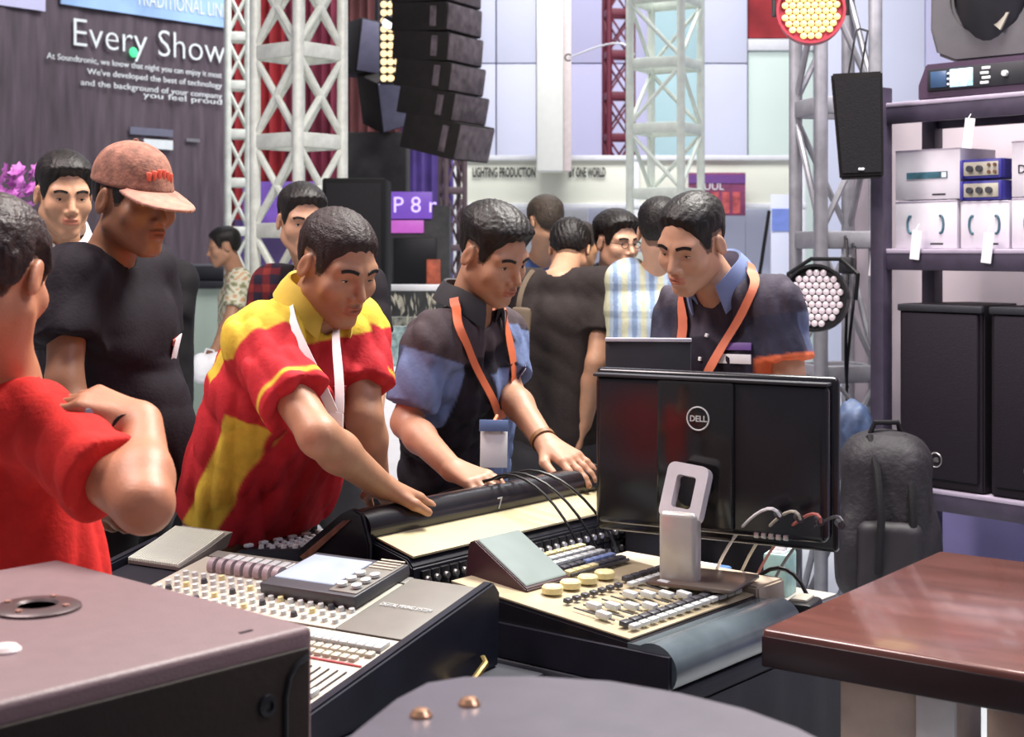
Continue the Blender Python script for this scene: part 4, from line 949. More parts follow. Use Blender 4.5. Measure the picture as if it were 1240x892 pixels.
def hand_prims(w, f, n, thumb, curl=(.3, .4, .4, .5), s=1.0, spread=.10, tcurl=.0):
    w, f = np.asarray(w, float), nrm(f); n = nrm(np.asarray(n, float)-np.dot(n, f)*f); lat = nrm(np.cross(f, n))
    if np.dot(lat, thumb) < 0: lat = -lat
    P_ = []
    for i, (kx, L) in enumerate(((.030, .070), (.0105, .079), (-.0095, .073), (-.0285, .058))):
        k = w+f*(.086-.004*abs(i-1))*s+lat*kx*s
        P_.append(cap(w+lat*kx*.45*s+f*.012*s, k, .0165*s, .0118*s, .014)); a = curl[i]; base = nrm(f+lat*spread*(1.5-i)/1.5); q = k
        for sg, fr in ((.46, 0), (.30, .9), (.24, .6)):
            a += fr*curl[i]; dd = base*math.cos(a)-n*math.sin(a); q2 = q+dd*L*sg*s
            P_.append(cap(q, q2, (.0100-.0010*(fr > 0))*s, (.0090-.0010*(fr == .6))*s, .005)); q = q2
    b = w+f*.022*s+lat*.022*s-n*.006*s; j = w+f*.052*s+lat*.052*s-n*(.014+tcurl)*s; tp = w+f*.088*s+lat*.058*s-n*(.020+1.6*tcurl)*s
    P_ += [cap(b, j, .0150*s, .0118*s, .012), cap(j, tp, .0112*s, .0088*s, .005)]
    return P_
def ribbon(name, pts, ns, width, m, parent, base, th=.0016):
    pts = [np.asarray(p, float) for p in pts]; mb = MB(); vs = []; n = len(pts)
    for i in range(n):
        t = nrm(pts[min(i+1, n-1)]-pts[max(i-1, 0)]); e = nrm(np.cross(t, ns[i]))*width/2; q = nrm(ns[i])*th
        vs += [pts[i]-e-base, pts[i]+e-base, pts[i]+e+q-base, pts[i]-e+q-base]
    fs = [(4*i+a, 4*i+(a+1) % 4, 4*i+4+(a+1) % 4, 4*i+4+a) for i in range(n-1) for a in range(4)]+[(0, 1, 2, 3), (4*n-4, 4*n-3, 4*n-2, 4*n-1)]
    return mb.add(vs, fs).build(name, m, parent, smooth=50)
SKIN = {}
def skin(col):
    k = 'skin_%d' % len(SKIN)
    if col not in SKIN: SKIN[col] = mat(k, col, .5, var=.07, scale=30, attr=True, sss=.0, spec=.4, bump=.05, bscale=160)
    return SKIN[col]
m_hair = mat('hair_black', (.010, .0075, .007), .5, var=.4, scale=90, bump=.25, bscale=150, stretch=(1, .3, 1), spec=.3)
m_eye = mat('eye_attr', (1, 1, 1), .15, attr=True, var=0)
m_cloth_attr = mat('cloth_attr', (1, 1, 1), .8, attr=True, var=.10, scale=40, bump=.12, bscale=140, spec=.12)
def mixc(c, col, sd, w=.005):       # paint col where the signed value sd is negative, with a soft seam
    k = np.clip(.5-sd/w, 0, 1)[:, None]; return c*(1-k)+np.asarray(col)*k
AND = lambda *a: np.max(np.stack(a), 0)
class Person:
    def __init__(s, label, j, face, pitch=0, roll=0, skin_col=(.42, .22, .13), hair=None, hs=1.0, detail=2, group=None, girth=1.0, lips=None, jaw=1.0, drop=.0, arm=.95):
        s.J = {k: np.asarray(v, float) for k, v in j.items()}; J = s.J; s.hs = hs = hs*.91; dz = np.array((0, 0, drop)); J['sR'] = J['sR']-dz; J['sL'] = J['sL']-dz
        if 'neck' in J: J['neck'] = J['neck']-dz*.7
        s.detail = detail; s.girth = girth; s.sk = skin_col
        f = nrm((face[0], face[1], 0)); p = math.radians(pitch); fw = f*math.cos(p)-np.array((0, 0, math.sin(p)))
        r = nrm(np.cross(fw, (0, 0, 1))); up = np.cross(r, fw); a = math.radians(roll); r, up = r*math.cos(a)+up*math.sin(a), up*math.cos(a)-r*math.sin(a)
        s.R = np.stack([r, fw, up], 1)
        s.mid = (J['sR']+J['sL'])/2; s.lat = nrm(J['sL']-J['sR'])
        if 'neck' not in J: J['neck'] = s.mid+np.array((0, 0, .035))
        s.a = nrm(s.mid-J['pel']); s.lat = nrm(s.lat-np.dot(s.lat, s.a)*s.a); s.fwd = np.cross(s.lat, s.a)
        s.che = s.mid-s.a*.125; s.an = float(np.dot(J['neck']-s.mid, s.a)); s.base = np.array((J['pel'][0], J['pel'][1], 0.)); s.ho = dict(jaw=jaw)
        s.o = empty('person', tuple(s.base), label=label, cat='person', group=group); s.ch = .006; s.arm = arm; s.hands = []; s.extra = []; s.lips = lips
    def H(s, p): return s.J['hc']+s.R @ np.asarray(p, float)*s.hs
    def T(s, l, f, a): return s.mid+s.lat*l+s.fwd*f+s.a*a
    def torso(s, g, k=.035, trap=True):
        J, G = s.J, s.girth; out = []
        lo = J['pel']; 
        for q in (-1, 1):
            out.append(cap(lo+q*s.lat*.068, s.che+q*s.lat*.072, .090*G+g, .090*G+g, k))
            sh = J['sL'] if q > 0 else J['sR']; si = sh-q*s.lat*.030
            out.append(cap(s.che+q*s.lat*.060, si-s.a*.012, .082*G+g, .046+g, k)); 
            if trap: out.append(cap(J['neck']-s.a*.02+q*s.lat*.02, si, .034+g*.5, .043+g, .035)); out.append(sph(sh-s.a*.006, .042+g, .03))
        out.append(cap(lo, s.che, .095*G+g, .098*G+g, k)); out.append(cap(J['sR']+s.lat*.04, J['sL']-s.lat*.04, .046+g, .046+g, k))
        return out
    def body(s):
        J = s.J; pr = s.torso(-.004); hi = s.detail >= 2
        pr.append(cap(J['neck']-s.a*.03, s.H((0, -.022, -.055)), .055, .054*s.hs, .02))
        for q in 'RL':
            if 'e'+q not in J: continue
            S, E_, W_ = J['s'+q], J['e'+q], J['w'+q]
            k_ = s.arm; pr += [cap(S, E_, .047*k_, .038*k_, .02), cap(E_, E_+(W_-E_)*.32, .038*k_, .0395*k_, .02), cap(E_+(W_-E_)*.3, W_, .0395*k_, .026, .02)]
        fine = []
        for h in s.hands:
            hp_ = hand_prims(**h); pr += hp_
            if hi: fine.append((np.min([p.lo for p in hp_], 0)+.03, np.max([p.hi for p in hp_], 0)-.03, .0036))
        o = s.ho; pr.append(loc(lambda x, y, z: head_sdf(x, y, z, o), J['hc'], s.R, .15, .018, s=s.hs))
        fine.append((J['hc']-.125*s.hs, J['hc']+.14*s.hs, .0034 if hi else .0062))
        base = np.array(s.sk)
        def col(v):
            c = np.tile(base, (len(v), 1)); q = (v-J['hc']) @ s.R/s.hs
            m = (np.abs(q[:, 0]) < .023) & (q[:, 1] > .085) & (np.abs(q[:, 2]+.0632) < .0105-.0001*np.abs(q[:, 0]))
            c[m] = base*np.array((.92, .62, .62)); 
            st = (np.abs(q[:, 2]+.035) < 9) & (np.interp(q[:, 1], HL_Y, HL_Z) < q[:, 2]+.004) & (q[:, 2] < .06) & (q[:, 1] < .05) & (np.abs(q[:, 0]) < .0755)
            c[st] = base*.25
            return c
        s.bo, s.bv, s.bf = soft('body', pr, .0085 if hi else .013, skin(s.sk), s.o, s.base, col, fine, 1)
        return s
    def hair(s, **o):
        pr = [loc(lambda x, y, z: hair_sdf(x, y, z, o), s.J['hc'], s.R, .16, 0, s=s.hs)]
        soft('hair', pr, .0042 if s.detail >= 2 else .007, o.get('m', m_hair), s.o, s.base, rx=1); return s
    def face(s, open_=.6, gaze=(0, -.3), brow=1.0):
        bv = BVHTree.FromPolygons([tuple(p) for p in s.bv], [tuple(p) for p in s.bf])
        for q in (-1, 1):
            pts, ns = [], []
            for t in np.linspace(0, 1, 7):
                p = s.H((q*(.013+.036*t), .16, .0225+.006*math.sin(t*2.6)-.004*t)); h, n, *_ = bv.ray_cast(Vector(p), Vector(-s.R[:, 1]))
                if h is None: continue
                pts.append(np.array(h)); ns.append(np.array(n))
            if len(pts) > 3: ribbon('eyebrow', pts, ns, .0075*brow*s.hs, m_hair, s.o, s.base, .0022)
            # visible eye: an almond patch on the eyeball
            vs, cs, fs = [], [], []; nu, nv = 14, 7
            for i in range(nu+1):
                for j in range(nv+1):
                    u_ = -1+2*i/nu; w_ = -1+2*j/nv; lid = (1-u_*u_)
                    xx = u_*.0125; zz = (w_*.0062*open_*lid) if w_ < 0 else (w_*.0070*open_*lid); zz -= .0015
                    yy = .0138*math.sqrt(max(0, 1-(xx/.0150)**2-(zz/.0125)**2))+.0009
                    vs.append(s.H((q*.0315+xx, .0665+yy, .001+zz))); r_ = math.hypot(xx-gaze[0]*.004, zz-gaze[1]*.003)
                    cs.append((.02, .012, .01) if r_ < .0052 or w_ > .8 else (.62, .58, .55))
            for i in range(nu):
                for j in range(nv): a = i*(nv+1)+j; fs.append((a, a+nv+1, a+nv+2, a+1))
            np_obj('eye', np.array(vs), np.array(fs), m_eye, s.o, s.base, np.array(cs))
            lash = [s.H((q*.0315+u_*.0132, .0665+.0138*math.sqrt(max(0, 1-(u_*.0132/.0150)**2-.05))+.0012, .001+.0070*open_*(1-u_*u_)-.0012)) for u_ in np.linspace(-1, 1, 9)]
            MB().tube([Vector(p-s.base) for p in lash], .0009*s.hs, 5).build('eyelash', m_hair, s.o)
        return s
    def shirt(s, col, sleeve=.62, hem=.08, g=.014, slr=(.059, .064), fold=.0026, neck_r=.064, name='shirt', seed=1, low=None, collar=None, extra=(), rn=1, neck_drop=.0):
        J = s.J; pr = s.torso(g); cuts = []
        for q in 'RL':
            if 'e'+q not in J: continue
            S, E_, W_ = J['s'+q], J['e'+q], J['w'+q]; d = nrm(E_-S); c = S+(E_-S)*sleeve
            pr.append(cap(S, S+(E_-S)*(sleeve+.12), slr[0], slr[1], .03, cut=(c, d)))
        pr += list(extra)
        pr.append(folds(fold, seed))
        nd = nrm(s.H((0, -.02, -.06))-J['neck'])
        pr.append(cap(J['neck']-nd*(.000+neck_drop)+s.fwd*.008, J['neck']+nd*.14, neck_r*.94, neck_r*1.2, .006, 's'))
        pr.append(plane(J['pel']-s.a*hem, -s.a*1.0, .004))
        s.so, s.sv, s.sf = soft(name, pr, s.ch if s.detail >= 2 else .011, m_cloth_attr, s.o, s.base, col, (), rn)
        s.bvh = BVHTree.FromPolygons([tuple(p) for p in s.sv], [tuple(p) for p in s.sf]); return s
    def arm_t(s, v, q):            # position along the upper arm and distance from its axis
        S, E_ = s.J['s'+q], s.J['e'+q]; d = E_-S; t = ((v-S) @ d)/np.dot(d, d); return t, np.linalg.norm(v-S-np.outer(t, d), axis=1)
    def collar(s, col, r=.074, h=.045, open_=.35, name='collar'):
        J = s.J; nd = nrm(s.H((0, -.02, -.06))-J['neck']); up = nrm(nd*.7+np.array((0, 0, .5))); c = J['neck']+nd*.012; r = r*1.04; vs = []; n = 26; e1 = s.fwd-np.dot(s.fwd, up)*up; e1 = nrm(e1); e2 = np.cross(up, e1)
        prof_ = ((r*.93, .000), (r*.92, h*.95), (r*1.00, h), (r*1.16, h*.45), (r*1.26, -h*.15), (r*1.20, -h*.15), (r*1.05, h*.5))
        for i in range(n+1):
            a = open_+(2*math.pi-2*open_)*i/n; dr_ = e1*math.cos(a)+e2*math.sin(a); fr = max(0, math.cos(a))**2
            for rr_, zz in prof_: vs.append(c+dr_*rr_*(1+.10*fr)+up*(zz-.030*fr*(1.0 if zz > 0 else 1.5))-s.base)
        m_ = len(prof_); fs = [(i*m_+k, (i+1)*m_+k, (i+1)*m_+(k+1) % m_, i*m_+(k+1) % m_) for i in range(n) for k in range(m_)]+[tuple(range(m_)), tuple(n*m_+k for k in range(m_))]
        MB().add(vs, fs).build(name, col, s.o, smooth=60)
        s.bvh = BVHTree.FromPolygons([tuple(p_) for p_ in s.sv]+[tuple(p_+s.base) for p_ in vs], [tuple(p_) for p_ in s.sf]+[tuple(i_+len(s.sv) for i_ in f_) for f_ in fs]); return s
    def proj(s, l, f, a, far=.5):
        p = s.T(l, far, a); h, n, *_ = s.bvh.ray_cast(Vector(p), Vector(-s.fwd))
        if h is None: h, n, *_ = s.bvh.find_nearest(Vector(s.T(l, f, a)))
        return np.array(h), np.array(n)
    def lanyard(s, pts, width, m, name='lanyard'):
        q, ns = [], []
        dense = []
        for i in range(len(pts)-1):
            for t in np.linspace(0, 1, 7)[:(-1 if i < len(pts)-2 else None)]: dense.append(np.array(pts[i])*(1-t)+np.array(pts[i+1])*t)
        for p in dense:
            if p[2] > -.03:
                tg = s.T(p[0]*.45, p[1]*.3, p[2]-.01); og = s.T(*p)+(s.lat*np.sign(p[0])*.6+s.fwd*(.3+4*p[1])+s.a*.35)*.35; dr_ = nrm(tg-og)
                h, n, *_ = s.bvh.ray_cast(Vector(og), Vector(dr_))
                if h is None: continue
                h, n = np.array(h), np.array(n); n = -n if np.dot(n, dr_) > 0 else n
            else: h, n = s.proj(*p); n = -n if np.dot(n, s.fwd) < 0 else n
            q.append(h+n*.0065); ns.append(n)
        for _ in range(4): q = [q[0]]+[(q[i-1]+2*q[i]+q[i+1])/4+ns[i]*.0008 for i in range(1, len(q)-1)]+[q[-1]]; ns = [ns[0]]+[nrm(ns[i-1]+2*ns[i]+ns[i+1]) for i in range(1, len(ns)-1)]+[ns[-1]]
        ribbon(name, q, ns, width, m, s.o, s.base, .002); return q[-1], ns[-1]
    def patch(s, name, l, a, w_, h, m, th=.003, rot=0, off=.002):
        p, n = s.proj(l, 0, a); n = nrm(n); up = nrm(s.a-np.dot(s.a, n)*n); e = np.cross(up, n); M = Matrix(((e[0], -n[0], up[0], p[0]+n[0]*off-s.base[0]), (e[1], -n[1], up[1], p[1]+n[1]*off-s.base[1]), (e[2], -n[2], up[2], p[2]+n[2]*off-s.base[2]), (0, 0, 0, 1))) @ rot3(0, rot, 0)
        mb = MB().box((0, 0, 0), (w_, th, h), b=min(th*.3, .001)); mb.v = [tuple(M @ Vector(v)) for v in mb.v]; return mb.build(name, m, s.o), M
    def cuff(s, q, t, r, m, th=.006, wd=.016, name='sleeve_band'):
        S, E_ = s.J['s'+q], s.J['e'+q]; d = nrm(E_-S); c = S+(E_-S)*t-s.base; R_ = Vector(d).to_track_quat('Z', 'Y').to_matrix().to_4x4(); R_.translation = Vector(c)
        MB().lathe([(r, -wd/2), (r+th, -wd/2), (r+th, wd/2), (r, wd/2), (r, -wd/2)], 28, R_).build(name, m, s.o, smooth=50); return s
    def legs(s, m, feet=None, shoe=None, shoes=True):
        J = s.J; L_ = []; up = V3(0, 0, 1); pl = J['pel']; pr = [cap(pl+q*s.lat*.07, pl+q*s.lat*.08-up*.10, .095*s.girth, .092, .05) for q in (-1, 1)]; fl = nrm((s.fwd[0], s.fwd[1], 0)); ll = nrm((s.lat[0], s.lat[1], 0))
        for i, q in enumerate((-1, 1)):
            hp_ = pl+q*ll*.085-up*.09; an = np.array((*(pl+q*ll*.11)[:2], .085)) if feet is None else np.array((feet[i][0], feet[i][1], .085)); kn_ = hp_*.48+an*.52+fl*.03
            pr += [cap(hp_, kn_, .090, .066, .04), cap(kn_, an, .066, .054, .03)]
            if shoes:
                c = an+fl*.055; Rm = np.stack([np.cross(fl, up), fl, up], 1)
                soft('shoe', [lell(np.array((c[0], c[1], .035)), Rm, (.046, .135, .048), .02), cap(an-up*.02, an+up*.005, .05, .048, .03), plane((0, 0, .003), (0, 0, -1), .004)], .011, shoe or m_blackm, s.o, s.base)
        soft('trousers', pr+[folds(.0014, 5, 18)], .014, m, s.o, s.base); return s
# ------------------------------------------------------------------ people
def solid(mn, col, rough=.7): return mat(mn, col, rough, bump=.1, scale=60)
m_trk = solid('trouser_black', (.014, .013, .016), .8); m_trb = solid('trouser_navy', (.03, .035, .07), .8); m_jean = solid('jeans_blue', (.12, .17, .28), .8)
# --- man in red and yellow polo ----------------------------------------
p = Person('man in red and yellow polo leaning over the console with white lanyard', dict(pel=P(298, 640, 3.27), sR=P(312, 412, 2.93), sL=P(434, 398, 3.13), neck=P(378, 372, 3.02), hc=P(408, 322, 2.97), eR=P(386, 528, 2.72), wR=P(462, 588, 2.88), eL=P(441, 505, 3.02), wL=P(457, 585, 3.10)), (.70, -.72), 24, 0, (.40, .20, .115), girth=1.10, jaw=1.06)
p.hands = [dict(w=p.J['wR'], f=P(512, 604, 2.97)-p.J['wR'], n=(0, -.2, 1), thumb=p.lat, curl=(.18, .2, .25, .3)), dict(w=p.J['wL'], f=P(478, 606, 3.16)-p.J['wL'], n=(0, -.2, 1), thumb=-p.lat, curl=(.3, .3, .3, .3))]
p.body()
RED, YEL = np.array((.50, .03, .038)), np.array((.70, .50, .06))
def col_ry(v):
    c = np.tile(RED, (len(v), 1)); q = v-p.mid; l, f, a = q @ p.lat, q @ p.fwd, q @ p.a
    tR, rR = p.arm_t(v, 'R'); tL, rL = p.arm_t(v, 'L'); armR = AND((.14-tR)*.25, rR-.10, l+.105); armL = AND((.14-tL)*.25, rL-.10, .105-l); arm = np.minimum(armR, armL)
    c = mixc(c, YEL, AND(-.050+.9*np.maximum(f+.03, 0)-a, -arm))
    c = mixc(c, YEL, AND(l+.08, np.abs(f+.062)-.016, -.12-a, -arm))
    fc = .070-.12*(-a-.14); c = mixc(c, YEL, AND(l-.0, np.abs(f-fc)-.036, a+.135, .068-rR))
    for ar, t in ((armR, tR), (armL, tL)): c = mixc(c, YEL, AND(ar, np.abs(t-.60)*.26-.0045))
    return c
p.ch = .0048; p.shirt(col_ry, sleeve=.68, hem=-.075, fold=.0062, seed=3, slr=(.062, .072), g=.016)
p.collar(mat('collar_yellow', (.62, .45, .06), .8), .066, .042, .5)
m_wl = mat('lanyard_white', (.74, .68, .68), .6, var=.05)
def free_strap(name, pts, wd, m):
    q = [Vector(a) for a in bez(*[tuple(a) for a in pts], 12)]; ribbon(name, [np.array(a) for a in q], [np.array((-.25, -1, .1))]*len(q), wd, m, p.o, p.base, .002)
free_strap('lanyard', (P(350, 366, 2.96), P(352, 400, 2.86), P(374, 430, 2.80), P(404, 500, 2.80)), .020, m_wl); free_strap('lanyard', (P(408, 392, 2.98), P(404, 420, 2.86), P(414, 450, 2.82), P(411, 500, 2.80)), .018, m_wl)
lc = P(407, 510, 2.80)-p.base; MB().box(Vector(lc), (.028, .008, .035), b=.004).build('lanyard_clip', m_wl, p.o); MB().box(Vector(lc)+Vector((.006, 0, -.03)), (.016, .007, .03), b=.003).build('badge_clip', mat('badge_violet', (.10, .06, .10), .4), p.o)
p.patch('chest_pocket', .095, -.17, .085, .09, mat('pocket_red', (.52, .05, .06), .8), .003); p.patch('chest_emblem', .095, -.105, .04, .022, mat('emblem_yellow', (.72, .6, .2), .6), .003)
p.patch('placket', 0, -.11, .03, .14, mat('placket_dark', (.30, .02, .03), .7), .003)
p.hair(side=.005, top=.012, hl=-.006, rough=.0022, m=mat('hair_brownblack', (.022, .012, .011), .5, var=.4, scale=120, bump=.35, bscale=260, spec=.3)).face(.35, (0, -1)).legs(m_trk)
ry = p
# --- man in black and blue shirt ----------------------------------------
p = Person('young man in black and denim blue shirt with orange lanyard and badge', dict(pel=P(548, 600, 3.74), sR=P(522, 402, 3.42), sL=P(606, 388, 3.68), neck=P(566, 362, 3.55), hc=P(597, 308, 3.50), eR=P(492, 512, 3.40), wR=P(547, 568, 3.20), eL=P(614, 470, 3.60), wL=P(660, 536, 3.42)), (.74, -.67), 26, -4, (.43, .225, .14), girth=.95, drop=.028, arm=.88)
p.hands = [dict(w=p.J['wR'], f=P(588, 584, 3.13)-p.J['wR'], n=(0, -.3, 1), thumb=p.lat, curl=(.3, .35, .4, .5)), dict(w=p.J['wL'], f=P(702, 562, 3.35)-p.J['wL'], n=(.1, -.25, 1), thumb=-p.lat, curl=(.25, .2, .2, .25), spread=.2)]
p.body()
BK, BLU = np.array((.020, .017, .022)), np.array((.15, .195, .34))
def col_bl(v):
    q = v-p.mid; l, f, a = q @ p.lat, q @ p.fwd, q @ p.a; c = np.tile(BK, (len(v), 1)); tR, rR = p.arm_t(v, 'R'); tL, rL = p.arm_t(v, 'L')
    arm = np.minimum(AND((.12-tR)*.25, rR-.10, l+.10), AND((.12-tL)*.25, rL-.10, .10-l))
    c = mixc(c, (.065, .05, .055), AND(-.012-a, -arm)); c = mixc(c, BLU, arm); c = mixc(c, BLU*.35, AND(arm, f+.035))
    c = mixc(c, BLU, AND(-f, -.014-l, a+.06, -arm)); c = mixc(c, BLU*.75, AND(-f, .07-l, a+.02, -arm))
    c = mixc(c, BLU*.9, AND(.03-f, np.abs(l+.055)-.03, np.abs(a+.335-.5*(l+.05))-.016)); c = mixc(c, BLU*.9, AND(.03-f, np.abs(l+.05)-.04, np.abs(a+.455-1.0*(l+.05))-.012))
    return c
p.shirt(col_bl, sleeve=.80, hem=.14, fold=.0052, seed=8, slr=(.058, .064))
p.collar(mat('collar_black', (.02, .018, .022), .7), .068, .042, .5)
m_or = mat('lanyard_orange', (.72, .17, .07), .55, var=.06)
p.lanyard([(-.052, -.045, p.an+.05), (-.078, .0, p.an+.012), (-.088, .05, p.an-.05), (-.045, .1, -.10), (-.006, .1, -.175)], .022, m_or); p.lanyard([(.052, -.045, p.an+.05), (.078, .0, p.an+.012), (.088, .05, p.an-.05), (.040, .1, -.10), (.006, .1, -.175)], .022, m_or)
p.lanyard([(0, .1, -.165), (0, .1, -.235)], .016, m_or, 'lanyard_tail')
bc = Vector(P(598, 543, 3.35)-p.base); bM = rot3(-.12, .04, .22); bd = MB().box(bc, (.062, .004, .085), b=.001, M=bM).build('badge', mat('badge_white', (.80, .80, .78), .4, var=.03), p.o); MB().box(bc+Vector((0, -.001, .052)), (.066, .006, .026), b=.001, M=bM).build('badge_header', mat('badge_blue', (.12, .18, .34), .4), p.o)
MB().cyl(bc+Vector((0, 0, .06)), Vector(P(602, 503, 3.37)-p.base), .004, n=8).build('badge_strap', m_or, p.o)
p.patch('chest_badge', .085, -.09, .05, .06, mat('patch_navy', (.03, .03, .09), .5), .004, .2); p.patch('badge_mark', .085, -.085, .026, .03, m_white, .006, .2)
p.hair(side=.003, top=.024, front=.006, hl=.002, rough=.0025).face(.75, (.3, -.5)).legs(m_trk)
S_, W_ = p.J['eL'], p.J['wL']; d_ = nrm(W_-S_); Rm = Vector(d_).to_track_quat('Z', 'Y').to_matrix().to_4x4(); Rm.translation = Vector(W_-d_*.012-p.base)
MB().lathe([(.027, -.006), (.031, -.006), (.031, .006), (.027, .006), (.027, -.006)], 24, Rm).build('bracelet', mat('bracelet_brown', (.2, .09, .03), .5), p.o)
bl_p = p
# --- young man behind the monitor ----------------------------------------
p = Person('young man in dark polo with orange cuffs looking down behind the monitor', dict(pel=P(886, 610, 3.66), sR=P(822, 374, 3.66), sL=P(944, 371, 3.44), neck=P(876, 345, 3.55), hc=P(838, 294, 3.47), eR=P(806, 480, 3.58), wR=P(822, 560, 3.42), eL=P(958, 470, 3.42), wL=P(925, 550, 3.24)), (-.66, -.75), 24, 6, (.52, .29, .185), girth=.98)
p.hands = [dict(w=p.J['wL'], f=(-.3, -.5, -.25), n=(0, -.2, 1), thumb=-p.lat), dict(w=p.J['wR'], f=(-.1, -.5, -.3), n=(0, -.2, 1), thumb=p.lat)]
p.body()
def col_rg(v):
    q = v-p.mid; l, f, a = q @ p.lat, q @ p.fwd, q @ p.a; c = np.tile(np.array((.020, .017, .026)), (len(v), 1))
    tL, rL = p.arm_t(v, 'L'); tR, rR = p.arm_t(v, 'R'); arm = np.minimum(AND((.10-tL)*.25, rL-.10, .10-l), AND((.10-tR)*.25, rR-.10, l+.10))
    c = mixc(c, (.060, .052, .070), AND(-.05-.2*np.abs(l)-a, -arm)); c = mixc(c, (.045, .045, .07), arm); c = mixc(c, (.13, .15, .24), AND(arm, f-.015)); c = mixc(c, (.75, .18, .08), AND(arm, (.585-np.where(l > 0, tL, tR))*.25, np.where(l > 0, rL, rR)-.078))
    return c
p.shirt(col_rg, sleeve=.66, hem=.12, fold=.0052, seed=12, slr=(.058, .063))
p.collar(mat('collar_blue', (.19, .25, .45), .7), .069, .050, .55)
m_or2 = mat('lanyard_coral', (.74, .21, .11), .55, var=.08)
p.lanyard([(-.052, -.045, p.an+.05), (-.078, .0, p.an+.012), (-.088, .05, p.an-.05), (-.065, .1, -.10), (-.008, .1, -.18)], .022, m_or2); p.lanyard([(.052, -.045, p.an+.05), (.078, .0, p.an+.012), (.088, .05, p.an-.05), (.045, .1, -.10), (.008, .1, -.18)], .022, m_or2)
p.lanyard([(0, .1, -.175), (.0, .1, -.24)], .008, m_steel, 'lanyard_clip')
p.patch('name_tag', .095, -.085, .085, .022, m_white, .004, -.12); p.patch('name_tag_print', .095, -.058, .07, .018, mat('tag_violet', (.16, .08, .3), .5), .003, -.12)
for a_ in (-.05, -.10): p.patch('button', 0, a_, .009, .009, m_white, .006)
p.hair(side=.003, top=.016, front=.002, hl=.008, sweep=.1, rough=.0018).face(.4, (0, -.9), 1.1).legs(m_trk)
# --- man with cap -----------------------------------------------------
p = Person('man in black t-shirt and faded red baseball cap looking down', dict(pel=P(135, 580, 3.36), sR=P(84, 340, 3.10), sL=P(176, 330, 3.42), neck=P(128, 304, 3.24), hc=P(162, 243, 3.20), eR=P(78, 462, 3.02), wR=P(112, 575, 2.98), eL=P(190, 455, 3.45), wL=P(200, 560, 3.30)), (.80, -.60), 9, 0, (.25, .115, .062), girth=1.12, jaw=1.1, hs=1.04)
p.hands = [dict(w=p.J['wR'], f=P(150, 655, 2.95)-p.J['wR'], n=(-.4, -.8, .2), thumb=(.8, -.4, .2), curl=(.5, .5, .55, .6))]
p.body()
ex = [sph(p.T(0, .075, -.33), .115, .08), sph(p.T(0, .07, -.43), .115, .06)]
p.shirt((.015, .012, .016), sleeve=.62, hem=.12, fold=.0048, seed=21, slr=(.070, .078), extra=ex, g=.018)
p.patch('chest_print', .06, -.17, .05, .07, m_white, .002); p.patch('chest_print_band', .06, -.145, .05, .014, mat('print_red', (.5, .1, .08), .6), .003)
p.hair(side=.006, top=.004)
m_cap = mat('cap_red', (.25, .105, .07), .85, var=.4, scale=50, bump=.2)
soft('cap', [loc(lambda x, y, z: cap_sdf(x, y, z, {}), p.J['hc'], p.R, .16, 0, s=p.hs)], .0042, m_cap, p.o, p.base)
soft('cap_brim', [loc(lambda x, y, z: brim_sdf(x, y, z, {}), p.J['hc'], p.R, .22, 0, s=p.hs)], .0038, mat('cap_brim_red', (.36, .17, .12), .8, var=.25, scale=40), p.o, p.base)
sphb = MB().lathe([(.006, 0), (.005, .004), (0, .005)], 10); 
Mb = Matrix([[*p.R[i], p.H((0, -.014, .136))[i]-p.base[i]] for i in range(3)]+[[0, 0, 0, 1]]); sphb.v = [tuple(Mb @ Vector(v)) for v in sphb.v]; sphb.build('cap_button', m_cap, p.o)
em = MB()
for xx in np.linspace(-.030, .030, 6):
    t_ = abs(xx)/.03; em.box((xx, .0905-.3*xx*xx/.06-.006, .064+.007*(1-t_)), (.010, .010, .020+.006*(1-t_)), b=.002)
em.v = [tuple(Matrix([[*p.R[i], p.H((0, 0, 0))[i]-p.base[i]] for i in range(3)]+[[0, 0, 0, 1]]) @ (Vector(v)*p.hs)) for v in em.v]; em.build('cap_lettering', mat('cap_thread', (.62, .09, .05), .6), p.o, label='red stitched lettering on the cap front')
p.face(.4, (0, -.9)).legs(m_trk)
# --- man in red t-shirt, nearest ----------------------------------------
p = Person('man in plain red t-shirt seen from behind holding a camera', dict(pel=P(30, 770, 2.250), sR=P(42, 514, 2.124), sL=P(-118, 478, 2.304), neck=P(-2, 440, 2.187), hc=P(-8, 335, 2.124), eR=P(174, 610, 1.917), wR=P(174, 510, 2.070), eL=P(-130, 610, 2.340), wL=P(30, 560, 2.475)), (.15, .99), 14, 0, (.46, .185, .10), girth=1.0, hs=.99, arm=.95)
p.hands = [dict(w=p.J['wR'], f=P(108, 484, 2.07)-p.J['wR'], n=(.5, -.3, .8), thumb=(-.3, -.5, .6), curl=(.5, .55, .6, .65), tcurl=.01), dict(w=p.J['wL'], f=(.6, .2, .1), n=(0, -.6, .6), thumb=(0, 0, 1), curl=(.6, .6, .6, .6))]
p.body()
p.shirt((.56, .026, .022), sleeve=.72, hem=.12, fold=.0062, seed=31, slr=(.058, .064), g=.012)
p.hair(side=.015, top=.018, rough=.003, m=mat('hair_auburn', (.024, .009, .008), .5, var=.4, scale=60, bump=.3, bscale=150, spec=.3)).face(.6).legs(m_jean)
cm = empty('compact_camera', tuple(P(136, 514, 2.06)), math.radians(30), label='small silver camera held by the man in red', cat='camera')
MB().box((0, 0, 0), (.085, .028, .055), b=.007).build('camera_body', mat('camera_silver', (.4, .42, .46), .3, metal=.4), cm); MB().cyl((.01, -.012, -.002), (.01, -.030, -.002), .019, n=20).build('camera_lens', m_black, cm)
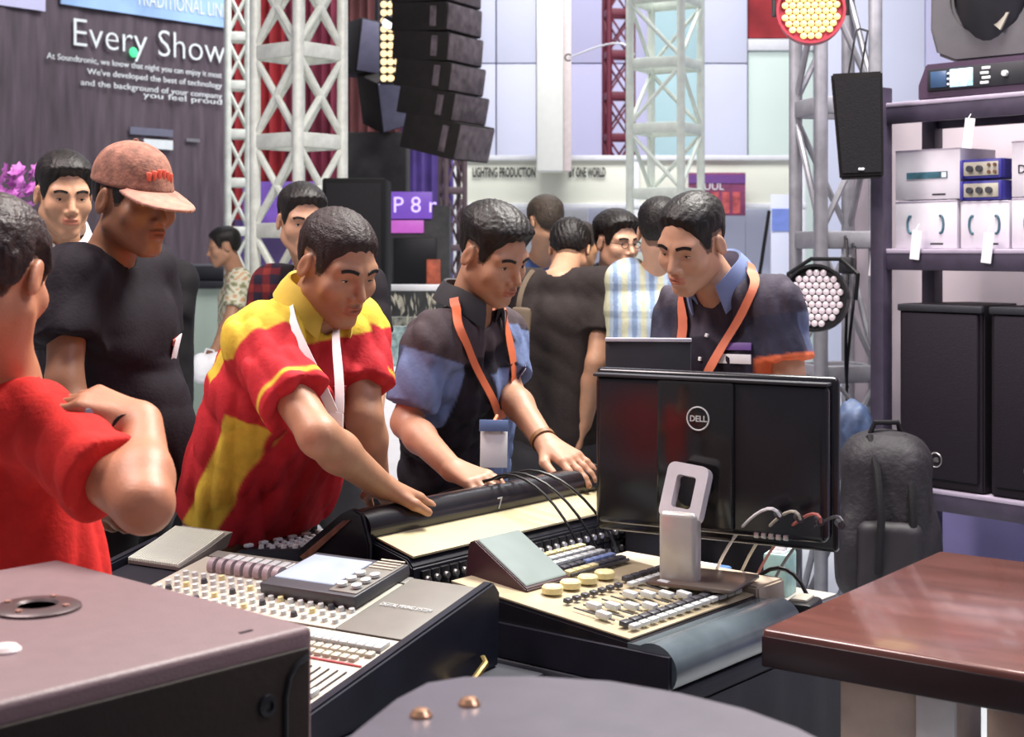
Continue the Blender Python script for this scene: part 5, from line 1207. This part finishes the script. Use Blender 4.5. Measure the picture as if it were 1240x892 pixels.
# --- background people ---------------------------------------------------
def bgp(label, mid, hc, face, pitch, sk, shirt, trous, w_=.165, arms=None, drop=.52, sleeve=.7, seed=2, hairo=None, hs=1.0, facing=None, detail=1, pelv=None, **k):
    mid, hc = np.asarray(mid), np.asarray(hc); f = nrm((*(facing or face), 0)); lat = np.array((-f[1], f[0], 0))
    j = dict(sR=mid-lat*w_, sL=mid+lat*w_, hc=hc, pel=mid-np.array((0, 0, drop)) if pelv is None else pelv)
    for q, sg in (('R', -1), ('L', 1)):
        S = j['s'+q]; j['e'+q] = S+np.array((0, 0, -.26))+lat*sg*.05-f*.03; j['w'+q] = j['e'+q]+np.array((0, 0, -.21))+f*.10
    for kk_, vv in (arms or {}).items(): j[kk_] = np.asarray(vv)
    q = Person(label, j, face, pitch, 0, sk, hs=hs, detail=detail, **k)
    for s_ in 'RL':
        W_ = q.J['w'+s_]; q.hands.append(dict(w=W_, f=nrm(W_-q.J['e'+s_]), n=q.lat*(-1 if s_ == 'R' else 1), thumb=q.fwd, curl=(.4, .4, .4, .4)))
    q.body().shirt(shirt, sleeve=sleeve, fold=.0018, seed=seed, hem=.10); q.hair(**(hairo or dict(side=.008, top=.02))); q.legs(trous); return q
q = bgp('man with short black hair and white collar half hidden by the cap wearer', P(72, 312, 4.15), P(78, 236, 4.05), (.5, -.86), 12, (.50, .27, .16), (.03, .028, .034), m_trk, detail=2, hairo=dict(side=.008, top=.022, front=.006)); q.collar(m_white, .072, .055, .4).face(.5)
def col_p5(v):
    l = v[:, 0]-P(340, 0, 4.7)[0]; c = np.tile(np.array((.018, .015, .018)), (len(v), 1)); m = l < 0
    pl_ = (np.sin(v[:, 0]*120) > .3).astype(int)+(np.sin(v[:, 2]*120) > .3).astype(int); pal = np.array(((.025, .02, .035), (.12, .02, .025), (.22, .035, .03))); c[m] = pal[pl_[m]]; return c
q = bgp('tall man in black t-shirt and dark plaid overshirt behind the red polo', P(386, 345, 4.75), P(366, 268, 4.62), (.35, -.93), 10, (.46, .25, .155), col_p5, m_trk, .155, dict(eL=P(456, 430, 4.72), wL=P(452, 520, 4.6)), detail=2, facing=(.15, -.99), hairo=dict(side=.008, top=.022, front=.008)); q.face(.6)
def col_fl(v):
    n = np.sin(v[:, 0]*70+2*np.sin(v[:, 2]*40))*np.sin(v[:, 2]*75+v[:, 1]*50+2*np.sin(v[:, 0]*55)); c = np.tile(np.array((.62, .60, .46)), (len(v), 1)); c[n > .35] = (.24, .24, .13); c[n < -.55] = (.5, .3, .16); return c
q = bgp('distant man in pale floral shirt carrying white bags', P(288, 338, 8.65), P(271, 299, 8.6), (-.97, -.25), 12, (.38, .2, .12), col_fl, m_trb, .16, dict(eL=P(279, 386, 8.42), wL=P(260, 424, 8.40)))
wbag = empty('white_bag', tuple(P(252, 448, 8.36)), .3, label='white plastic bag carried by the man in floral shirt', cat='bag')
soft('bag_body', [lell(P(244, 446, 8.36), np.eye(3), (.07, .05, .09), .03), lell(P(264, 440, 8.36), np.eye(3), (.07, .05, .07), .03), folds(.003, 4, 40)], .012, m_white, None, P(252, 448, 8.36))[0].parent = wbag
MB().tube([(-.03, 0, .07), (-.01, 0, .12), (.03, 0, .11), (.04, 0, .06)], .006, 6).build('bag_handle', m_white, wbag)
q = bgp('person in dark brown shirt with back turned and head bowed', P(676, 346, 5.3), P(690, 304, 5.58), (.15, .99), 35, (.42, .22, .13), (.026, .020, .019), m_trk, .18, dict(eR=P(722, 440, 5.15), wR=P(708, 512, 5.2), eL=P(630, 440, 5.5), wL=P(640, 520, 5.6)), facing=(.25, .97), sleeve=.62, detail=2, seed=41, hairo=dict(side=.014, top=.022, rough=.003))
strap = q
m_strap = mat('strap_brown', (.09, .06, .035), .7)
bgb = empty('shoulder_bag', tuple(P(628, 400, 5.1)), label='brown strap bag at the side of the dark shirted person', cat='bag')
MB().box((0, 0, -.05), (.07, .05, .26), b=.015, M=rot3(0, .08, 0)).build('bag_body', m_strap, bgb); MB().tube(bez((0, .0, .07), (.0, .0, .12), (.02, .06, .17), (.05, .12, .2), 8), .010, 6).build('bag_strap', m_strap, bgb)
q = bgp('dark haired man in blue shirt seen from behind near the booth', P(652, 322, 6.9), P(659, 268, 6.75), (-.45, .75), 5, (.44, .24, .14), (.05, .08, .19), m_trk, .16, hairo=dict(side=.014, top=.022, rough=.003, m=mat('hair_olive', (.035, .022, .012), .5, var=.4, scale=60, bump=.6)))
q = bgp('distant person with olive brown hair behind the bowed figure', P(708, 345, 7.6), P(704, 296, 7.5), (.7, .4), 5, (.55, .28, .14), (.04, .05, .08), m_trk, .14, hairo=dict(side=.014, top=.02, m=MATS['hair_olive']))
q = bgp('man with glasses and blue shirt facing the pale truss', P(738, 352, 5.75), P(747, 294, 5.62), (.55, -.83), 6, (.55, .31, .20), (.06, .09, .14), m_trk, .14, detail=2, hairo=dict(side=.010, top=.030, front=.006)); q.face(.5); q.collar(mat('collar_teal', (.08, .12, .17), .7), .070, .045, .5)
for sg in (-1, 1):
    MB().tube([Vector(q.H((sg*.032+.018*math.cos(a), .098, .001+.014*math.sin(a)))-q.base) for a in np.linspace(0, 6.28, 18)[:-1]], .0016, 5, closed=True).build('glasses_rim', m_black, q.o)
    MB().tube([Vector(q.H(v)-q.base) for v in ((sg*.050, .098, .004), (sg*.074, .06, .006), (sg*.080, -.005, .006))], .0015, 5).build('glasses_temple', m_black, q.o)
MB().tube([Vector(q.H(v)-q.base) for v in ((-.014, .1, .003), (0, .103, .006), (.014, .1, .003))], .0015, 5).build('glasses_bridge', m_black, q.o)
def col_pl(v):
    c = np.tile(np.array((.42, .52, .62)), (len(v), 1)); sx = np.sin(v[:, 0]*105); c[sx > .35] = (.60, .60, .40); c[sx < -.72] = (.22, .30, .44); m = np.sin(v[:, 2]*70) > .72; c[m] = c[m]*.72; return c
q = bgp('person in pale blue and yellow plaid shirt seen from behind', P(797, 338, 5.0), P(800, 282, 4.98), (.25, .97), 10, (.5, .29, .19), col_pl, m_trb, .115, dict(eL=P(755, 400, 5.0), wL=P(768, 452, 4.95)), facing=(.1, 1), sleeve=.62, detail=2)
q = bgp('person in black shirt almost hidden behind the cap wearer', P(172, 338, 5.1), P(166, 268, 5.05), (.4, -.9), 8, (.5, .3, .16), (.014, .013, .015), m_trk, .13, dict(eL=P(206, 402, 5.05), wL=P(170, 440, 4.9)), facing=(.1, -.99), sleeve=.72)
# --- bags on the floor side ------------------------------------------------
m_bp = mat('backpack_black', (.011, .008, .012), .7, var=.3, scale=25, bump=.3)
b0 = P(1073, 800, 4.55); b0[2] = 0
bpk = empty('backpack', tuple(b0), label='large black backpack leaning below the equipment rack', cat='backpack')
c_ = P(1073, 620, 4.55); Rb = np.array(rot3(0, 0, math.radians(-18)).to_3x3())
soft('pack_body', [loc(lambda x, y, z: d_rbox(x*(1+z*F32(.35)), y*(1+z*F32(.5)), z, (.140, .105, .245), .075), c_+V3(0, 0, -.02), Rb, .30, .03), lell(c_+V3(0, .02, .16), Rb, (.12, .08, .09), .05), lell(c_+V3(-.11, -.02, -.10), Rb, (.05, .07, .13), .03), lell(c_+V3(.115, -.04, -.10), Rb, (.045, .07, .13), .03), folds(.0022, 6, 30)], .009, m_bp, bpk, b0)
soft('front_pocket', [loc(lambda x, y, z: d_rbox(x, y, z, (.095, .035, .11), .03), c_+V3(-.015, -.105, -.12), Rb, .18, .02), folds(.0015, 9, 40)], .008, mat('pocket_black', (.013, .010, .014), .65), bpk, b0)
for sx in (-.055, .05): MB().tube([Vector(c_+V3(sx, -.02, .235)-b0), Vector(c_+V3(sx*.95, -.10, .14)-b0), Vector(c_+V3(sx*.9, -.14, .0)-b0), Vector(c_+V3(sx, -.13, -.16)-b0)], .012, 8).build('pack_strap', m_blackm, bpk)
MB().tube([Vector(c_+V3(-.05, .01, .23)-b0), Vector(c_+V3(-.035, .0, .275)-b0), Vector(c_+V3(.035, .0, .275)-b0), Vector(c_+V3(.05, .01, .23)-b0)], .009, 8).build('carry_loop', m_blackm, bpk)
for sx in (.07, .085): MB().box(Vector(c_+V3(sx, -.155, -.17-sx*.3)-b0), (.012, .008, .014), b=.003).build('buckle', m_steel, bpk)
bs = empty('bag_stool', tuple(b0+V3(.0, .03, 0)), label='black stool carrying the large backpack', cat='stool')
sz_ = float(c_[2]-.295)
MB().box((0, 0, sz_-.012), (.30, .26, .024), b=.008).build('seat', m_char, bs)
for sx in (-.12, .12):
    for sy in (-.1, .1): MB().cyl((sx, sy, 0), (sx, sy, sz_-.02), .012, n=8).build('leg', m_black, bs)
c2 = P(1033, 515, 4.85); b2 = np.array((c2[0], c2[1], 0))
bb = empty('blue_bag', tuple(b2), label='dark blue bag hanging on the grey truss behind the black backpack', cat='bag')
soft('bag_body', [lell(c2, np.eye(3), (.06, .07, .085), .03), lell(c2+V3(.02, 0, -.12), np.eye(3), (.07, .07, .11), .05), folds(.004, 14, 45)], .008, mat('bag_blue', (.05, .08, .16), .6, var=.5, scale=14), bb, b2)
MB().tube([Vector(c2+V3(.0, 0, .07)-b2), Vector(c2+V3(.0, .15, .10)-b2), Vector(c2+V3(.0, .42, .11)-b2), Vector(c2+V3(-.02, .72, .10)-b2)], .008, 6).build('bag_strap', m_char, bb)
